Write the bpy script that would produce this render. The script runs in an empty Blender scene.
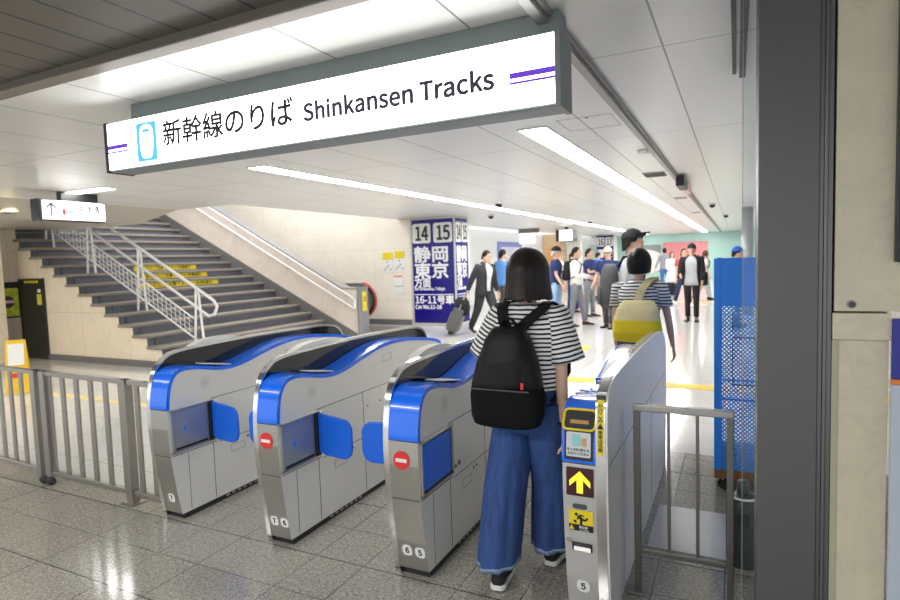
import bpy, bmesh, math, random
import numpy as np
from mathutils import Vector, Matrix, Euler

random.seed(7)
C = bpy.context.scene.collection
SC = bpy.context.scene
PI = math.pi

# ------------------------------------------------------------------ camera
def setup_camera():
    f = 580.0
    def cv(u, v):
        return Vector((u - 450.0, v - 300.0, f)).normalized()
    Y = cv(736, 250)                        # vanishing point of the gate lanes
    X = -cv(-727, 298)                      # vanishing point of the gate row
    X = (X - Y * X.dot(Y)).normalized()
    Z = X.cross(Y)
    if Z.y > 0: Z = -Z
    rows = [X, Y, Z]
    right = Vector([r.x for r in rows]); up = Vector([-r.y for r in rows]); back = Vector([-r.z for r in rows])
    m = Matrix((right, up, back)).transposed().to_4x4()
    m.translation = Vector((0, 0, 1.55))
    cd = bpy.data.cameras.new('camera'); co = bpy.data.objects.new('camera', cd); C.objects.link(co)
    co.matrix_world = m
    cd.sensor_fit = 'HORIZONTAL'; cd.sensor_width = 36.0; cd.lens = f / 900 * 36
    cd.clip_start = 0.05; cd.clip_end = 200
    cd.dof.use_dof = True; cd.dof.focus_distance = 2.7; cd.dof.aperture_fstop = 3.2
    SC.camera = co
setup_camera()

# ------------------------------------------------------------------ world, lights, exposure
w = bpy.data.worlds.new('world'); SC.world = w; w.use_nodes = True
w.node_tree.nodes['Background'].inputs[0].default_value = (0.92, 0.96, 1.0, 1)
w.node_tree.nodes['Background'].inputs[1].default_value = 0.95
SC.view_settings.view_transform = 'Standard'; SC.view_settings.look = 'None'
SC.view_settings.gamma = 1.0; SC.view_settings.use_curve_mapping = False
SC.view_settings.exposure = 0.55

def area(name, loc, sx, sy, power, col=(1, 0.97, 0.92), rot=(0, 0, 0)):
    l = bpy.data.lights.new(name, 'AREA'); l.shape = 'RECTANGLE'; l.size = sx; l.size_y = sy
    l.energy = power; l.color = col
    o = bpy.data.objects.new(name, l); o.location = loc; o.rotation_euler = rot; C.objects.link(o)
    return o
# recessed lamps of the hall behind the photographer and in the stair well, plus one added at the left
area('unseen_lamp', (-2.2, -0.6, 2.44), 3.0, 0.3, 80)
area('unseen_lamp', (-5.5, 0.2, 2.44), 3.0, 0.3, 30)
area('unseen_lamp', (-9.4, 2.3, 2.33), 1.6, 0.25, 75, (1, 0.93, 0.82))  # unseen, added to brighten the beige wall under the stairs
area('stair_well_lamp', (-10.0, 9.3, 4.85), 4.0, 4.0, 165, (0.96, 0.97, 1.0))
STRIP = 19.0

# ------------------------------------------------------------------ materials
MATS = {}
def mat(name, col, rough=0.5, metal=0.0, noise=0.0, nscale=20.0, stretch=None, bump=0.0, bscale=None,
        emit=None, estr=0.0, coat=0.0, rvar=0.0, spec=0.5, trans=0.0, alpha=1.0, coord='Object'):
    if name in MATS: return MATS[name]
    m = bpy.data.materials.new(name); m.use_nodes = True
    nt = m.node_tree; b = nt.nodes['Principled BSDF']
    b.inputs['Roughness'].default_value = rough; b.inputs['Metallic'].default_value = metal
    b.inputs['Specular IOR Level'].default_value = spec
    b.inputs['Coat Weight'].default_value = coat; b.inputs['Coat Roughness'].default_value = 0.06
    b.inputs['Transmission Weight'].default_value = trans; b.inputs['Alpha'].default_value = alpha
    tc = nt.nodes.new('ShaderNodeTexCoord'); mp = nt.nodes.new('ShaderNodeMapping')
    nt.links.new(tc.outputs[coord], mp.inputs[0])
    if stretch: mp.inputs['Scale'].default_value = stretch
    nz = nt.nodes.new('ShaderNodeTexNoise'); nz.inputs['Scale'].default_value = nscale
    nz.inputs['Detail'].default_value = 4
    nt.links.new(mp.outputs[0], nz.inputs['Vector'])
    mr = nt.nodes.new('ShaderNodeMapRange'); nt.links.new(nz.outputs[0], mr.inputs[0])
    mr.inputs[3].default_value = 1 - noise; mr.inputs[4].default_value = 1 + noise
    mx = nt.nodes.new('ShaderNodeMix'); mx.data_type = 'RGBA'; mx.blend_type = 'MULTIPLY'
    mx.inputs[0].default_value = 1; mx.inputs[6].default_value = (*col, 1)
    nt.links.new(mr.outputs[0], mx.inputs[7]); nt.links.new(mx.outputs[2], b.inputs['Base Color'])
    if rvar:
        r2 = nt.nodes.new('ShaderNodeMapRange'); nt.links.new(nz.outputs[0], r2.inputs[0])
        r2.inputs[3].default_value = max(0, rough - rvar); r2.inputs[4].default_value = rough + rvar
        nt.links.new(r2.outputs[0], b.inputs['Roughness'])
    if bump:
        bp = nt.nodes.new('ShaderNodeBump'); bp.inputs['Strength'].default_value = bump
        bp.inputs['Distance'].default_value = 0.01
        if bscale:
            n2 = nt.nodes.new('ShaderNodeTexNoise'); n2.inputs['Scale'].default_value = bscale
            nt.links.new(mp.outputs[0], n2.inputs['Vector']); nt.links.new(n2.outputs[0], bp.inputs['Height'])
        else:
            nt.links.new(nz.outputs[0], bp.inputs['Height'])
        nt.links.new(bp.outputs[0], b.inputs['Normal'])
    if emit:
        b.inputs['Emission Color'].default_value = (*emit, 1); b.inputs['Emission Strength'].default_value = estr
    MATS[name] = m
    return m

def math_node(nt, op, a=None, b=None, c=None):
    n = nt.nodes.new('ShaderNodeMath'); n.operation = op
    for i, v in enumerate((a, b, c)):
        if v is None: continue
        if hasattr(v, 'is_linked') or hasattr(v, 'links'): nt.links.new(v, n.inputs[i])
        else: n.inputs[i].default_value = v
    return n.outputs[0]

def line_mask(nt, coord, period, offset, width):
    """1 on thin joint lines repeated along one coordinate"""
    t = math_node(nt, 'ADD', coord, -offset)
    t = math_node(nt, 'DIVIDE', t, period)
    t = math_node(nt, 'FRACT', t)
    t = math_node(nt, 'SUBTRACT', t, 0.5)
    t = math_node(nt, 'ABSOLUTE', t)
    return math_node(nt, 'GREATER_THAN', t, 0.5 - width / period / 2)

def joint_mat(name, col, jcol, ax, rough=0.2, metal=0.0, noise=0.04, nscale=2.0, speckle=None, coat=0.0, spec=0.5, veins=None):
    """surface with joint lines; ax = list of (axis index, period, offset, width) in world metres"""
    m = bpy.data.materials.new(name); m.use_nodes = True; nt = m.node_tree; b = nt.nodes['Principled BSDF']
    geo = nt.nodes.new('ShaderNodeNewGeometry'); sp = nt.nodes.new('ShaderNodeSeparateXYZ')
    nt.links.new(geo.outputs['Position'], sp.inputs[0])
    nz = nt.nodes.new('ShaderNodeTexNoise'); nz.inputs['Scale'].default_value = nscale; nz.inputs['Detail'].default_value = 5
    nt.links.new(geo.outputs['Position'], nz.inputs['Vector'])
    mr = nt.nodes.new('ShaderNodeMapRange'); nt.links.new(nz.outputs[0], mr.inputs[0])
    mr.inputs[3].default_value = 1 - noise; mr.inputs[4].default_value = 1 + noise
    fac = mr.outputs[0]
    if speckle:
        for (sc, lo, hi) in speckle:
            v = nt.nodes.new('ShaderNodeTexNoise'); v.inputs['Scale'].default_value = sc; v.inputs['Detail'].default_value = 3
            v.inputs['Roughness'].default_value = 0.75
            nt.links.new(geo.outputs['Position'], v.inputs['Vector'])
            r = nt.nodes.new('ShaderNodeMapRange'); nt.links.new(v.outputs[0], r.inputs[0])
            r.inputs[1].default_value = 0.36; r.inputs[2].default_value = 0.64
            r.inputs[3].default_value = lo; r.inputs[4].default_value = hi
            fac = math_node(nt, 'MULTIPLY', fac, r.outputs[0])
    if veins:
        v = nt.nodes.new('ShaderNodeTexNoise'); v.inputs['Scale'].default_value = veins[0]; v.inputs['Detail'].default_value = 8
        v.inputs['Distortion'].default_value = 2.0
        nt.links.new(geo.outputs['Position'], v.inputs['Vector'])
        t = math_node(nt, 'ABSOLUTE', math_node(nt, 'SUBTRACT', v.outputs[0], 0.5))
        r = nt.nodes.new('ShaderNodeMapRange'); nt.links.new(t, r.inputs[0])
        r.inputs[1].default_value = 0.0; r.inputs[2].default_value = 0.04
        r.inputs[3].default_value = 1 - veins[1]; r.inputs[4].default_value = 1
        fac = math_node(nt, 'MULTIPLY', fac, r.outputs[0])
    mx = nt.nodes.new('ShaderNodeMix'); mx.data_type = 'RGBA'; mx.blend_type = 'MULTIPLY'; mx.inputs[0].default_value = 1
    mx.inputs[6].default_value = (*col, 1); nt.links.new(fac, mx.inputs[7])
    out = mx.outputs[2]
    mask = None
    for (i, p, o, wd) in ax:
        l = line_mask(nt, sp.outputs[i], p, o, wd)
        mask = l if mask is None else math_node(nt, 'MAXIMUM', mask, l)
    if mask is not None:
        m2 = nt.nodes.new('ShaderNodeMix'); m2.data_type = 'RGBA'; nt.links.new(mask, m2.inputs[0])
        nt.links.new(out, m2.inputs[6]); m2.inputs[7].default_value = (*jcol, 1); out = m2.outputs[2]
    nt.links.new(out, b.inputs['Base Color'])
    b.inputs['Roughness'].default_value = rough; b.inputs['Metallic'].default_value = metal
    b.inputs['Coat Weight'].default_value = coat; b.inputs['Coat Roughness'].default_value = 0.05
    b.inputs['Specular IOR Level'].default_value = spec
    MATS[name] = m
    return m

def stripe_mat(name, light, dark, period, frac, axis=2, slope=(0, 0)):
    m = bpy.data.materials.new(name); m.use_nodes = True; nt = m.node_tree; b = nt.nodes['Principled BSDF']
    tc = nt.nodes.new('ShaderNodeTexCoord'); sp = nt.nodes.new('ShaderNodeSeparateXYZ'); nt.links.new(tc.outputs['Object'], sp.inputs[0])
    z = sp.outputs[axis]
    nz = nt.nodes.new('ShaderNodeTexNoise'); nz.inputs['Scale'].default_value = 9; nt.links.new(tc.outputs['Object'], nz.inputs['Vector'])
    z = math_node(nt, 'ADD', z, math_node(nt, 'MULTIPLY', math_node(nt, 'SUBTRACT', nz.outputs[0], 0.5), 0.018))
    t = math_node(nt, 'FRACT', math_node(nt, 'DIVIDE', z, period))
    t = math_node(nt, 'LESS_THAN', t, frac)
    mx = nt.nodes.new('ShaderNodeMix'); mx.data_type = 'RGBA'; nt.links.new(t, mx.inputs[0])
    mx.inputs[6].default_value = (*light, 1); mx.inputs[7].default_value = (*dark, 1)
    nt.links.new(mx.outputs[2], b.inputs['Base Color']); b.inputs['Roughness'].default_value = 0.85
    bp = nt.nodes.new('ShaderNodeBump'); bp.inputs['Strength'].default_value = 0.5; bp.inputs['Distance'].default_value = 0.02
    nt.links.new(nz.outputs[0], bp.inputs['Height']); nt.links.new(bp.outputs[0], b.inputs['Normal'])
    MATS[name] = m
    return m

def glass_mat(name, tint=(0.93, 0.96, 0.97), refl=0.0):
    m = bpy.data.materials.new(name); m.use_nodes = True; nt = m.node_tree
    nt.nodes.remove(nt.nodes['Principled BSDF'])
    t = nt.nodes.new('ShaderNodeBsdfTransparent'); t.inputs[0].default_value = (*tint, 1)
    g = nt.nodes.new('ShaderNodeBsdfGlossy'); g.inputs['Roughness'].default_value = 0.03
    fr = nt.nodes.new('ShaderNodeFresnel'); fr.inputs[0].default_value = 1.4
    a = math_node(nt, 'ADD', fr.outputs[0], refl)
    mx = nt.nodes.new('ShaderNodeMixShader'); nt.links.new(a, mx.inputs[0]); nt.links.new(t.outputs[0], mx.inputs[1]); nt.links.new(g.outputs[0], mx.inputs[2])
    nt.links.new(mx.outputs[0], nt.nodes['Material Output'].inputs[0])
    MATS[name] = m
    return m

def perforated_mat(name, col):
    """blue sheet pierced with staggered round holes"""
    m = bpy.data.materials.new(name); m.use_nodes = True; nt = m.node_tree; b = nt.nodes['Principled BSDF']
    tc = nt.nodes.new('ShaderNodeTexCoord'); sp = nt.nodes.new('ShaderNodeSeparateXYZ'); nt.links.new(tc.outputs['Object'], sp.inputs[0])
    P = 0.026
    def dist(ox, oz):
        fx = math_node(nt, 'SUBTRACT', math_node(nt, 'FRACT', math_node(nt, 'ADD', math_node(nt, 'DIVIDE', sp.outputs[0], P), ox)), 0.5)
        fz = math_node(nt, 'SUBTRACT', math_node(nt, 'FRACT', math_node(nt, 'ADD', math_node(nt, 'DIVIDE', sp.outputs[2], P), oz)), 0.5)
        return math_node(nt, 'ADD', math_node(nt, 'MULTIPLY', fx, fx), math_node(nt, 'MULTIPLY', fz, fz))
    d = math_node(nt, 'MINIMUM', dist(0, 0), dist(0.5, 0.5))
    solid = math_node(nt, 'GREATER_THAN', d, 0.21 ** 2)
    b.inputs['Base Color'].default_value = (*col, 1); b.inputs['Roughness'].default_value = 0.35
    nt.links.new(solid, b.inputs['Alpha'])
    MATS[name] = m
    return m

steel = mat('brushed_steel', (0.50, 0.49, 0.465), 0.34, 1.0, 0.06, 30, (1, 1, 14), rvar=0.05)
steel_side = mat('satin_steel_side', (0.80, 0.80, 0.78), 0.40, 0.4, 0.04, 30, (1, 12, 1), rvar=0.05)
steel_dark = mat('dark_steel', (0.22, 0.21, 0.195), 0.35, 1.0, 0.08, 25, (1, 1, 10))
chrome = mat('polished_chrome', (0.82, 0.82, 0.82), 0.14, 1.0, 0.02, 8)
white_rail = mat('satin_handrail', (0.86, 0.86, 0.85), 0.3, 0.0, 0.03, 8)
blue = mat('bright_blue_plastic', (0.004, 0.165, 0.98), 0.22, 0.0, 0.04, 6, coat=0.5)
blue_pad = mat('blue_rubber_flap', (0.006, 0.14, 0.80), 0.38, 0.0, 0.08, 30)
blue_steel = mat('bluish_steel', (0.36, 0.39, 0.44), 0.38, 0.55, 0.1, 8)
black = mat('black_plastic', (0.012, 0.012, 0.013), 0.4, 0, 0.15, 30)
black_gloss = mat('smoked_glass', (0.010, 0.011, 0.013), 0.06, 0, 0.05, 10, coat=0.6)
rubber = mat('black_rubber', (0.02, 0.02, 0.02), 0.7, 0, 0.2, 40)
seam_m = mat('seam_shadow_gap', (0.05, 0.05, 0.05), 0.7, 0, 0.1, 30)
white_p = mat('white_plastic', (0.82, 0.82, 0.80), 0.4, 0, 0.03, 12)
red_p = mat('red_enamel', (0.72, 0.03, 0.03), 0.4, 0, 0.05, 12)
yellow_p = mat('yellow_sticker', (0.85, 0.66, 0.02), 0.5, 0, 0.05, 12)
yellow_tape = mat('yellow_tactile_strip', (0.80, 0.52, 0.06), 0.6, 0, 0.08, 30)
ink = mat('black_ink', (0.015, 0.015, 0.018), 0.6, 0, 0.1, 40)
white_ink = mat('white_print', (0.86, 0.86, 0.86), 0.5, 0, 0.03, 40)
navy_panel = mat('navy_sign_panel', (0.010, 0.006, 0.20), 0.25, 0, 0.05, 5, coat=0.1)
grey_frame = mat('grey_sign_frame', (0.20, 0.225, 0.23), 0.45, 0.3, 0.06, 15)
dark_frame = mat('dark_sign_frame', (0.02, 0.02, 0.02), 0.4, 0.2, 0.1, 15)
lit_white = mat('lit_sign_face', (0.9, 0.9, 0.9), 0.4, 0, 0.01, 5, emit=(1, 1, 0.98), estr=4.0)
lit_strip = mat('light_diffuser', (0.9, 0.9, 0.9), 0.4, 0, 0.01, 5, emit=(1.0, 0.98, 0.95), estr=STRIP)
lamp_warm = mat('warm_downlight_glow', (0.9, 0.8, 0.5), 0.4, 0, 0.01, 5, emit=(1, 0.85, 0.45), estr=5)
wood = mat('wooden_board', (0.22, 0.10, 0.03), 0.6, 0, 0.3, 12, (1, 8, 1))
cart_blue = mat('cart_blue_paint', (0.012, 0.26, 1.0), 0.35, 0, 0.06, 6)
cart_perf = perforated_mat('cart_perforated_sheet', (0.03, 0.33, 1.0))
glass = glass_mat('clear_glass')
canister = mat('dark_grey_canister', (0.045, 0.05, 0.055), 0.42, 0.2, 0.1, 10)
denim = mat('blue_denim', (0.031, 0.075, 0.24), 0.85, 0, 0.5, 14, (2.5, 2.5, 0.5), bump=0.9, bscale=8)
denim_edge = mat('frayed_denim', (0.30, 0.42, 0.66), 0.9, 0, 0.3, 60, bump=0.6)
dark_denim = mat('dark_denim', (0.025, 0.045, 0.11), 0.85, 0, 0.25, 30)
light_denim = mat('light_denim', (0.30, 0.46, 0.68), 0.85, 0, 0.2, 20)
skin = mat('skin', (0.74, 0.47, 0.34), 0.5, 0, 0.07, 14, spec=0.35)
eye_w = mat('eye_white', (0.8, 0.8, 0.78), 0.3, 0, 0.02, 5)
eye_d = mat('eye_dark', (0.02, 0.015, 0.012), 0.2, 0, 0.1, 5)
lips = mat('lips', (0.48, 0.18, 0.15), 0.45, 0, 0.05, 12)
SKIN = [skin, eye_w, eye_d, lips]
hair_m = mat('dark_brown_hair', (0.012, 0.007, 0.006), 0.42, 0, 0.5, 60, (1, 1, 0.05), bump=0.3, spec=0.3)
hair_b = mat('black_hair', (0.008, 0.007, 0.007), 0.45, 0, 0.4, 55, (1, 1, 0.1), bump=0.3, spec=0.25)
hair_g = mat('grey_hair', (0.42, 0.42, 0.42), 0.6, 0, 0.3, 60)
bag_black = mat('black_nylon', (0.006, 0.006, 0.007), 0.5, 0, 0.3, 40, bump=0.5, bscale=5, spec=0.22)
bag_pocket = mat('black_canvas', (0.007, 0.008, 0.008), 0.9, 0, 0.3, 120, bump=0.3, spec=0.15)
strap_m = mat('charcoal_webbing', (0.011, 0.011, 0.012), 0.85, 0, 0.3, 160, bump=0.3, spec=0.2)
stripes = stripe_mat('black_white_stripes', (0.90, 0.90, 0.89), (0.012, 0.013, 0.018), 0.0205, 0.42)
stripes_s = stripe_mat('black_white_stripes_small', (0.80, 0.80, 0.80), (0.015, 0.016, 0.022), 0.026, 0.42)
sole_w = mat('white_rubber_sole', (0.78, 0.77, 0.74), 0.6, 0, 0.08, 30)
def cloth(name, col, nz=0.15): return mat(name, col, 0.85, 0, nz, 14, bump=0.35, bscale=11)

# ------------------------------------------------------------------ mesh building
WM = {}                                        # world position of every root
class MB:
    def __init__(s): s.v = []; s.f = []; s.m = []; s.sm = []
    def add(s, vs, fs, mi=0, smooth=False):
        o = len(s.v); s.v += [tuple(v) for v in vs]
        for f in fs: s.f.append([i + o for i in f]); s.m.append(mi); s.sm.append(smooth)
        return s
    def box(s, x0, x1, y0, y1, z0, z1, mi=0, M=None):
        vs = [(x0,y0,z0),(x1,y0,z0),(x1,y1,z0),(x0,y1,z0),(x0,y0,z1),(x1,y0,z1),(x1,y1,z1),(x0,y1,z1)]
        if M is not None: vs = [tuple(M @ Vector(v)) for v in vs]
        return s.add(vs, [(3,2,1,0),(4,5,6,7),(0,1,5,4),(1,2,6,5),(2,3,7,6),(3,0,4,7)], mi)
    def prism(s, pts, a0, a1, axis='x', mi=0, smooth=False):
        """closed outline extruded along an axis; pts in the other two coordinates (kept in xyz order)"""
        def put(p, a):
            return (a, p[0], p[1]) if axis == 'x' else (p[0], a, p[1]) if axis == 'y' else (p[0], p[1], a)
        n = len(pts); vs = [put(p, a0) for p in pts] + [put(p, a1) for p in pts]
        fs = [(i, (i+1) % n, (i+1) % n + n, i + n) for i in range(n)]
        s.add(vs, fs, mi, smooth)
        return s.add(vs, [tuple(range(n))[::-1], tuple(range(n, 2*n))], mi, False)
    def loft(s, rings, mi=0, cap=True, smooth=True, close=True):
        n = len(rings[0]); vs = [p for r in rings for p in r]; fs = []
        for k in range(len(rings) - 1):
            for i in range(n if close else n - 1):
                j = (i + 1) % n
                fs.append((k*n+i, k*n+j, (k+1)*n+j, (k+1)*n+i))
        s.add(vs, fs, mi, smooth)
        if cap and close:
            o = len(s.v) - len(vs)
            s.f.append([o+i for i in range(n)][::-1]); s.m.append(mi); s.sm.append(smooth)
            s.f.append([o+(len(rings)-1)*n+i for i in range(n)]); s.m.append(mi); s.sm.append(smooth)
        return s
    def tube(s, path, r, n=10, mi=0, round_ends=True, flat=1.0):
        P = [Vector(p) for p in path]; R = list(r) if hasattr(r, '__len__') else [r] * len(P)
        rings = []; up = Vector((0.31, 0.17, 0.93)).normalized()
        T = []
        for i in range(len(P)):
            a = P[max(i-1, 0)]; b = P[min(i+1, len(P)-1)]
            T.append((b - a).normalized())
        u = (up - T[0] * up.dot(T[0])).normalized()
        def ring(c, t, rad):
            nonlocal u
            u = (u - t * u.dot(t))
            if u.length < 1e-5: u = t.orthogonal()
            u = u.normalized(); v = t.cross(u)
            return [tuple(c + u * rad * math.cos(2*PI*k/n) + v * rad * flat * math.sin(2*PI*k/n)) for k in range(n)]
        if round_ends:
            for q in (0.15, 0.55, 0.85): rings.append(ring(P[0] - T[0] * R[0] * math.sqrt(1-q*q), T[0], R[0] * q))
        for i in range(len(P)): rings.append(ring(P[i], T[i], R[i]))
        if round_ends:
            for q in (0.85, 0.55, 0.15): rings.append(ring(P[-1] + T[-1] * R[-1] * math.sqrt(1-q*q), T[-1], R[-1] * q))
        return s.loft(rings, mi)
    def ell(s, c, r, n=14, k=8, mi=0, M=None):
        rings = []
        for i in range(k + 1):
            a = -PI/2 + PI * (0.02 + 0.96 * i / k)
            rg = []
            for j in range(n):
                p = Vector((r[0]*math.cos(a)*math.cos(2*PI*j/n), r[1]*math.cos(a)*math.sin(2*PI*j/n), r[2]*math.sin(a)))
                if M is not None: p = M @ p
                rg.append(tuple(p + Vector(c)))
            rings.append(rg)
        return s.loft(rings, mi)
    def lathe(s, c, prof, n=24, mi=0):
        return s.loft([[(c[0]+r*math.cos(2*PI*j/n), c[1]+r*math.sin(2*PI*j/n), c[2]+z) for j in range(n)] for (r, z) in prof], mi)
    def disc(s, c, r, nrm, t=0.002, n=24, mi=0):
        """thin round plate facing nrm"""
        q = Vector(nrm).normalized(); u = q.orthogonal().normalized(); v = q.cross(u); c = Vector(c)
        a = [c + (u*math.cos(2*PI*k/n) + v*math.sin(2*PI*k/n)) * r for k in range(n)]
        return s.loft([[tuple(p) for p in a], [tuple(p + q*t) for p in a]], mi, True, False)
    def plate(s, o, ux, uy, pts, t=0.002, mi=0):
        """flat outline pts (2-D) on the plane o+ux*a+uy*b, thickness t towards ux x uy"""
        o = Vector(o); ux = Vector(ux).normalized(); uy = Vector(uy).normalized(); nn = ux.cross(uy).normalized()
        a = [o + ux*p[0] + uy*p[1] for p in pts]; n = len(a)
        vs = [tuple(p) for p in a] + [tuple(p + nn*t) for p in a]
        fs = [tuple(range(n))[::-1], tuple(range(n, 2*n))] + [(i, (i+1) % n, (i+1) % n + n, i + n) for i in range(n)]
        return s.add(vs, fs, mi)

def root_pos(p):
    return WM.get(p.name, Vector((0, 0, 0)))

def build(name, mb, m, parent=None, bev=0.0, local=False, smooth=False, kind=None, label=None, xform=None, seg=2, solid=0.0, recentre=True):
    """link one mesh object; vertices are in world metres (or local to the parent when local=True)"""
    me = bpy.data.meshes.new(name)
    vs = mb.v
    base = root_pos(parent) if (parent is not None and not local) else Vector((0, 0, 0))
    co = np.array(vs, dtype=float).reshape(-1, 3) - np.array(base)
    if xform is not None:
        inv = np.array(xform.inverted()); co = co @ inv[:3, :3].T + inv[:3, 3]; off = np.zeros(3)
    elif recentre:
        off = (co.min(0) + co.max(0)) / 2
        if parent is None: off[2] = co[:, 2].min()
        co = co - off
    else: off = np.zeros(3)
    me.from_pydata(co.tolist(), [], mb.f)
    ms = m if isinstance(m, (list, tuple)) else [m]
    for q in ms: me.materials.append(q)
    me.polygons.foreach_set('material_index', mb.m)
    me.polygons.foreach_set('use_smooth', [True] * len(mb.f) if smooth else mb.sm)
    bm = bmesh.new(); bm.from_mesh(me); bmesh.ops.recalc_face_normals(bm, faces=bm.faces); bm.to_mesh(me); bm.free()
    me.update()
    o = bpy.data.objects.new(name, me); C.objects.link(o)
    if xform is not None: o.matrix_local = xform
    else: o.location = off
    if parent is not None:
        o.parent = parent
        WM[o.name] = root_pos(parent) + Vector(off) if not local else Vector(off)
    else: WM[o.name] = Vector(off)
    if bev:
        b = o.modifiers.new('bevel', 'BEVEL'); b.width = bev; b.segments = seg; b.limit_method = 'ANGLE'; b.angle_limit = math.radians(40)
    if solid:
        sm = o.modifiers.new('thickness', 'SOLIDIFY'); sm.thickness = solid; sm.offset = 0
    if kind: o['kind'] = kind
    if label: o['label'] = label
    return o

def thing(name, label, cat, loc=(0, 0, 0), group=None, rotz=0.0):
    o = bpy.data.objects.new(name, None); C.objects.link(o); o.location = loc; o.rotation_euler = (0, 0, rotz)
    o.empty_display_size = 0.1
    o['label'] = label; o['category'] = cat
    if group: o['group'] = group
    WM[o.name] = Vector(loc)
    return o
def tag(o, label, cat, group=None):
    o['label'] = label; o['category'] = cat
    if group: o['group'] = group
    return o
def struct(name, mb, m, **k):
    return build(name, mb, m, kind='structure', **k)
def bx(*a): return MB().box(*a)

def bundled_font(fn):
    # Blender's own bundled interface fonts; falls back to the built-in font
    try:
        p = bpy.utils.system_resource('DATAFILES', path='fonts')
        return bpy.data.fonts.load(p + '/' + fn)
    except Exception:
        return bpy.data.fonts.get('Bfont') or None
FONT = bundled_font('Noto Sans CJK Regular.woff2')

def text(body, size, m, parent, o, ux, uy, bold=0.0, extrude=0.0008, name='lettering', align='LEFT', width=None, label=None, off=0.0012, sy=1.0):
    """raised lettering: o = start of the baseline, ux = writing direction, uy = up"""
    cu = bpy.data.curves.new('t', 'FONT'); cu.body = body; cu.size = size; cu.align_x = align
    if FONT: cu.font = FONT
    cu.extrude = extrude; cu.resolution_u = 4
    ob = bpy.data.objects.new('t', cu)
    me = bpy.data.meshes.new_from_object(ob)
    ux = Vector(ux).normalized(); uy = Vector(uy).normalized(); nn = ux.cross(uy).normalized(); o = Vector(o)
    co = np.zeros(len(me.vertices) * 3); me.vertices.foreach_get('co', co); co = co.reshape(-1, 3)
    # scale the glyphs to the wanted height (full-width characters fill 0.92 of size, capitals 0.73)
    want = size * (0.92 if any(ord(ch) > 0x2000 for ch in body) else 0.73)
    got = max(1e-6, co[:, 1].max() - (co[:, 1].min() if want > 0.8 * size else 0.0))
    if body not in ('!',): co[:, :2] *= want / got
    if any(ord(ch) > 0x2000 for ch in body): co[:, 1] -= co[:, 1].min() + 0.04 * size
    if width: co[:, 0] *= width / max(1e-6, co[:, 0].max() - (co[:, 0].min() if align != 'LEFT' else 0))
    mb = MB()
    vs = [tuple(o + ux*c[0] + uy*c[1]*sy + nn*(c[2] + off)) for c in co]
    polys = [tuple(p.vertices) for p in me.polygons]
    mb.add(vs, polys)
    bw = min(bold, 0.05) * size                 # heavier strokes: the outline repeated a little to each side
    if bw > 0:
        for k in range(6):
            d = ux * (bw * math.cos(PI/3*k)) + uy * (bw * math.sin(PI/3*k)) + nn * (1e-5 * (k + 1))
            mb.add([tuple(Vector(v) + d) for v in vs], polys)
    bpy.data.objects.remove(ob); bpy.data.curves.remove(cu); bpy.data.meshes.remove(me)
    return build(name, mb, m, parent, label=label)

def rrect(w, h, r, n=5, x=0, y=0):
    pts = []
    for (cx, cy, a) in ((w-r, r, -90), (w-r, h-r, 0), (r, h-r, 90), (r, r, 180)):
        for k in range(n + 1):
            t = math.radians(a + 90*k/n); pts.append((x + cx + r*math.cos(t), y + cy + r*math.sin(t)))
    return pts

# ------------------------------------------------------------------ setting
granite = joint_mat('speckled_granite_tiles', (0.36, 0.345, 0.30), (0.03, 0.035, 0.033),
    [(1, 0.64, 2.03 - 0.32, 0.007), (1, 0.64, 2.03, 0.004), (0, 0.83, -2.12 + 0.415, 0.005), (0, 0.83, -2.42 + 0.415, 0.004)],
    rough=0.13, noise=0.22, nscale=1.6, speckle=[(110, 0.4, 1.3), (45, 0.7, 1.2)], spec=0.6)
paving = joint_mat('polished_pale_tiles', (0.66, 0.66, 0.64), (0.36, 0.36, 0.35),
    [(1, 0.92, 4.7, 0.008), (0, 0.92, -0.05, 0.008)], rough=0.12, noise=0.04, nscale=1.1, speckle=[(110, 0.82, 1.12)], spec=0.6)
ceil_m = joint_mat('white_enamel_ceiling_panels', (0.80, 0.79, 0.77), (0.22, 0.22, 0.21),
    [(0, 0.72, -2.12 + 0.36, 0.010), (1, 2.15, 4.15 + 1.07, 0.008)], rough=0.30, noise=0.02, nscale=0.9)
ceil_slat = joint_mat('brown_grey_slat_ceiling', (0.125, 0.108, 0.085), (0.012, 0.014, 0.012),
    [(0, 0.2, 0.0, 0.014)], rough=0.5, noise=0.08, nscale=3)
marble = joint_mat('beige_marble_panels', (0.88, 0.77, 0.60), (0.50, 0.42, 0.34),
    [(0, 1.2, -11.2, 0.006), (2, 1.1, 0.85, 0.006)], rough=0.28, noise=0.10, nscale=2.2, veins=(2.2, 0.06))
marble_w = joint_mat('pale_marble_panels', (0.88, 0.81, 0.70), (0.62, 0.57, 0.50),
    [(0, 1.2, -8.02, 0.006), (2, 1.25, 0.6, 0.006)], rough=0.25, noise=0.07, nscale=1.6, veins=(1.5, 0.05))
marble_n = joint_mat('cream_marble_cladding', (0.62, 0.57, 0.43), (0.3, 0.28, 0.22), [], rough=0.35, noise=0.12, nscale=9, veins=(5.0, 0.06))
wall_white = mat('white_wall_paint', (0.84, 0.84, 0.82), 0.45, 0, 0.02, 2)
mint = joint_mat('mint_green_wall_panels', (0.50, 0.78, 0.72), (0.35, 0.6, 0.56), [(0, 2.4, 0.3, 0.02)], rough=0.35, noise=0.03, nscale=0.7)
metal_pillar = mat('dark_grey_metal_cladding', (0.12, 0.12, 0.12), 0.42, 0.35, 0.12, 60, (1, 1, 12), bump=0.03)
metal_edge = mat('grey_metal_edge', (0.16, 0.16, 0.16), 0.35, 0.6, 0.08, 40, (1, 1, 10))
grey_skirt = mat('grey_skirting_stone', (0.16, 0.155, 0.15), 0.45, 0, 0.15, 12)
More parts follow.
